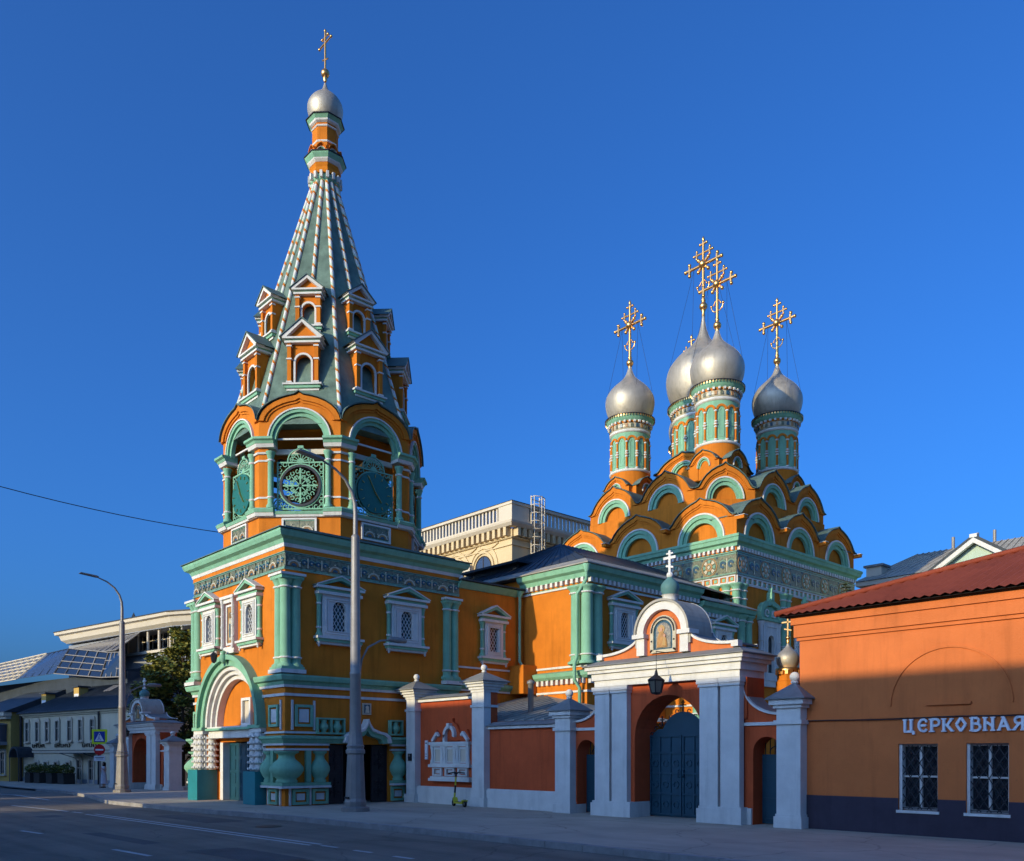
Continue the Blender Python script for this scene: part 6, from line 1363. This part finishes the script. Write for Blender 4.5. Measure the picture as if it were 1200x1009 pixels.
# planters
for i, x in enumerate((5.0, 6.7, 8.9, 10.9)):
    c, s_ = math.cos(R(9.5)), math.sin(R(9.5)); X = -85.2 + c * x + s_ * 1.3; Y = 19.8 + s_ * x - c * 1.3
    o = thing('planter', ['dark planter with a bush, leftmost of four along the yellow house', 'dark planter with a bush, second from the left along the yellow house', 'dark planter with a bush, third from the left along the yellow house', 'dark planter with a bush, rightmost of four along the yellow house'][i], 'planter', (X, Y, gz(X)), 9.5, 'planters in front of the yellow house')
    part('box', MB('terracotta_pot').box(-.5, .5, -.45, .45, 0, .85).box(-.54, .54, -.49, .49, .78, .86), o)
    mb = MB('leafd'); leaves(mb, 0, 0, 1.15, .62, .45, 500, .09, ('leafd', 'leafd', 'leafl'), random.Random(20 + i)); part('bush', mb, o)
# kick scooter
sx0 = Vector((-22.48, 18.11, 0)); sx1 = Vector((-21.69, 17.9, 0)); an_ = math.degrees(math.atan2((sx1 - sx0).y, (sx1 - sx0).x))
ks = thing('kick_scooter', 'yellow and black electric kick scooter parked by the fence under the window relief', 'scooter', (sx0.x, sx0.y, 0), an_)
wl = Kit('wheel', MB('rubber').at(0, 0, .11, 0, 90).lathe([(.06, -.03), (.10, -.035), (.115, -.015), (.115, .015), (.10, .035), (.06, .03), (.06, -.03)], 18).use('steel').lathe([(.0001, -.02), (.06, -.022), (.06, .022), (.0001, .02)], 12))
place(wl, ks, (0, 0, 0)); place(wl, ks, (.86, 0, 0))
part('deck', MB('yel').prism([(.12, .12), (.20, .10), (.78, .10), (.86, .2), (.97, .2), (.97, .23), (.8, .24), (.72, .15), (.2, .155), (.10, .3), (.06, .3)], -.075, .075).use('iron').box(.2, .72, -.06, .06, .156, .162), ks)
part('stem', MB('yel').tube([(.03, 0, .2), (.08, 0, .45)], .035, 8).use('iron').tube([(.08, 0, .45), (.12, 0, .70)], .032, 8).use('yel').tube([(.12, 0, .70), (.165, 0, .98)], .03, 8).use('iron').tube([(.165, 0, .98), (.18, 0, 1.08)], .03, 8).bar((0, -.05, .11), (.04, -.05, .26), .03).bar((0, .05, .11), (.04, .05, .26), .03), ks)
part('handlebar', MB('iron').tube([(.22, -.30, 1.10), (.17, -.12, 1.12), (.17, .12, 1.12), (.22, .30, 1.10)], .02, 8).box(.12, .24, -.04, .04, 1.07, 1.13).tube([(.19, -.2, 1.11), (.13, -.24, 1.06)], .01, 5), ks)
part('fender', MB('iron').arc(.86, .11, .125, .14, -.04, .04, 20, 140, 8), ks)
# ---- woman standing on the far pavement
def skinned(name, pts, edges, mat_, parent, sub=2):
    me = bpy.data.meshes.new(name); me.from_pydata([p[:3] for p in pts], edges, []); o = bpy.data.objects.new(name, me); COL.objects.link(o); o.parent = parent
    me.materials.append(M[mat_]); sk = o.modifiers.new('skin', 'SKIN'); 
    for i, p in enumerate(pts): me.skin_vertices[0].data[i].radius = (p[3], p[4] if len(p) > 4 else p[3])
    me.skin_vertices[0].data[0].use_root = True
    sb = o.modifiers.new('sub', 'SUBSURF'); sb.levels = sb.render_levels = sub; sk.use_smooth_shade = True; return o
pe = thing('person', 'woman in a long pale dress holding a phone near her face by the far gate', 'person', (-60.0, 18.7, gz(-60)), 25)
P_ = [(0, 0, .95, .15, .12), (0, 0, 1.12, .13, .10), (0, 0, 1.32, .155, .10), (0, 0, 1.42, .06, .055), (0, -.01, 1.50, .06, .06), (0, -.015, 1.58, .085, .10), (0, -.01, 1.64, .05, .05),
      (.17, 0, 1.36, .05), (.22, -.03, 1.14, .04), (.14, -.22, 1.22, .03), (.06, -.26, 1.33, .028),
      (-.17, 0, 1.36, .05), (-.23, -.03, 1.12, .04), (-.10, -.2, 1.08, .03), (.02, -.22, 1.1, .025),
      (.09, 0, .82, .085), (.09, -.01, .48, .06), (.09, .01, .1, .04), (.09, -.12, .04, .035),
      (-.09, 0, .82, .085), (-.10, .03, .48, .06), (-.10, .06, .1, .04), (-.10, -.07, .04, .035)]
E_ = [(0, 1), (1, 2), (2, 3), (3, 4), (4, 5), (5, 6), (2, 7), (7, 8), (8, 9), (9, 10), (2, 11), (11, 12), (12, 13), (13, 14), (0, 15), (15, 16), (16, 17), (17, 18), (0, 19), (19, 20), (20, 21), (21, 22)]
body = skinned('body', P_, E_, 'skin', pe)
part('dress', MB('dress').lathe([(.27, .28), (.26, .3), (.22, .6), (.19, .85), (.15, 1.08), (.17, 1.25), (.15, 1.38), (.07, 1.43)], 18), pe).scale = (1, .8, 1)
part('hair', MB('hair').lathe([(.10, 1.40), (.115, 1.52), (.115, 1.60), (.09, 1.67), (.03, 1.71), (.001, 1.715)], 14, 0, .035), pe)
part('shoe', MB('hair').box(.05, .13, -.2, .06, 0, .07), pe); part('shoe', MB('hair').box(-.14, -.06, -.15, .11, 0, .07), pe)
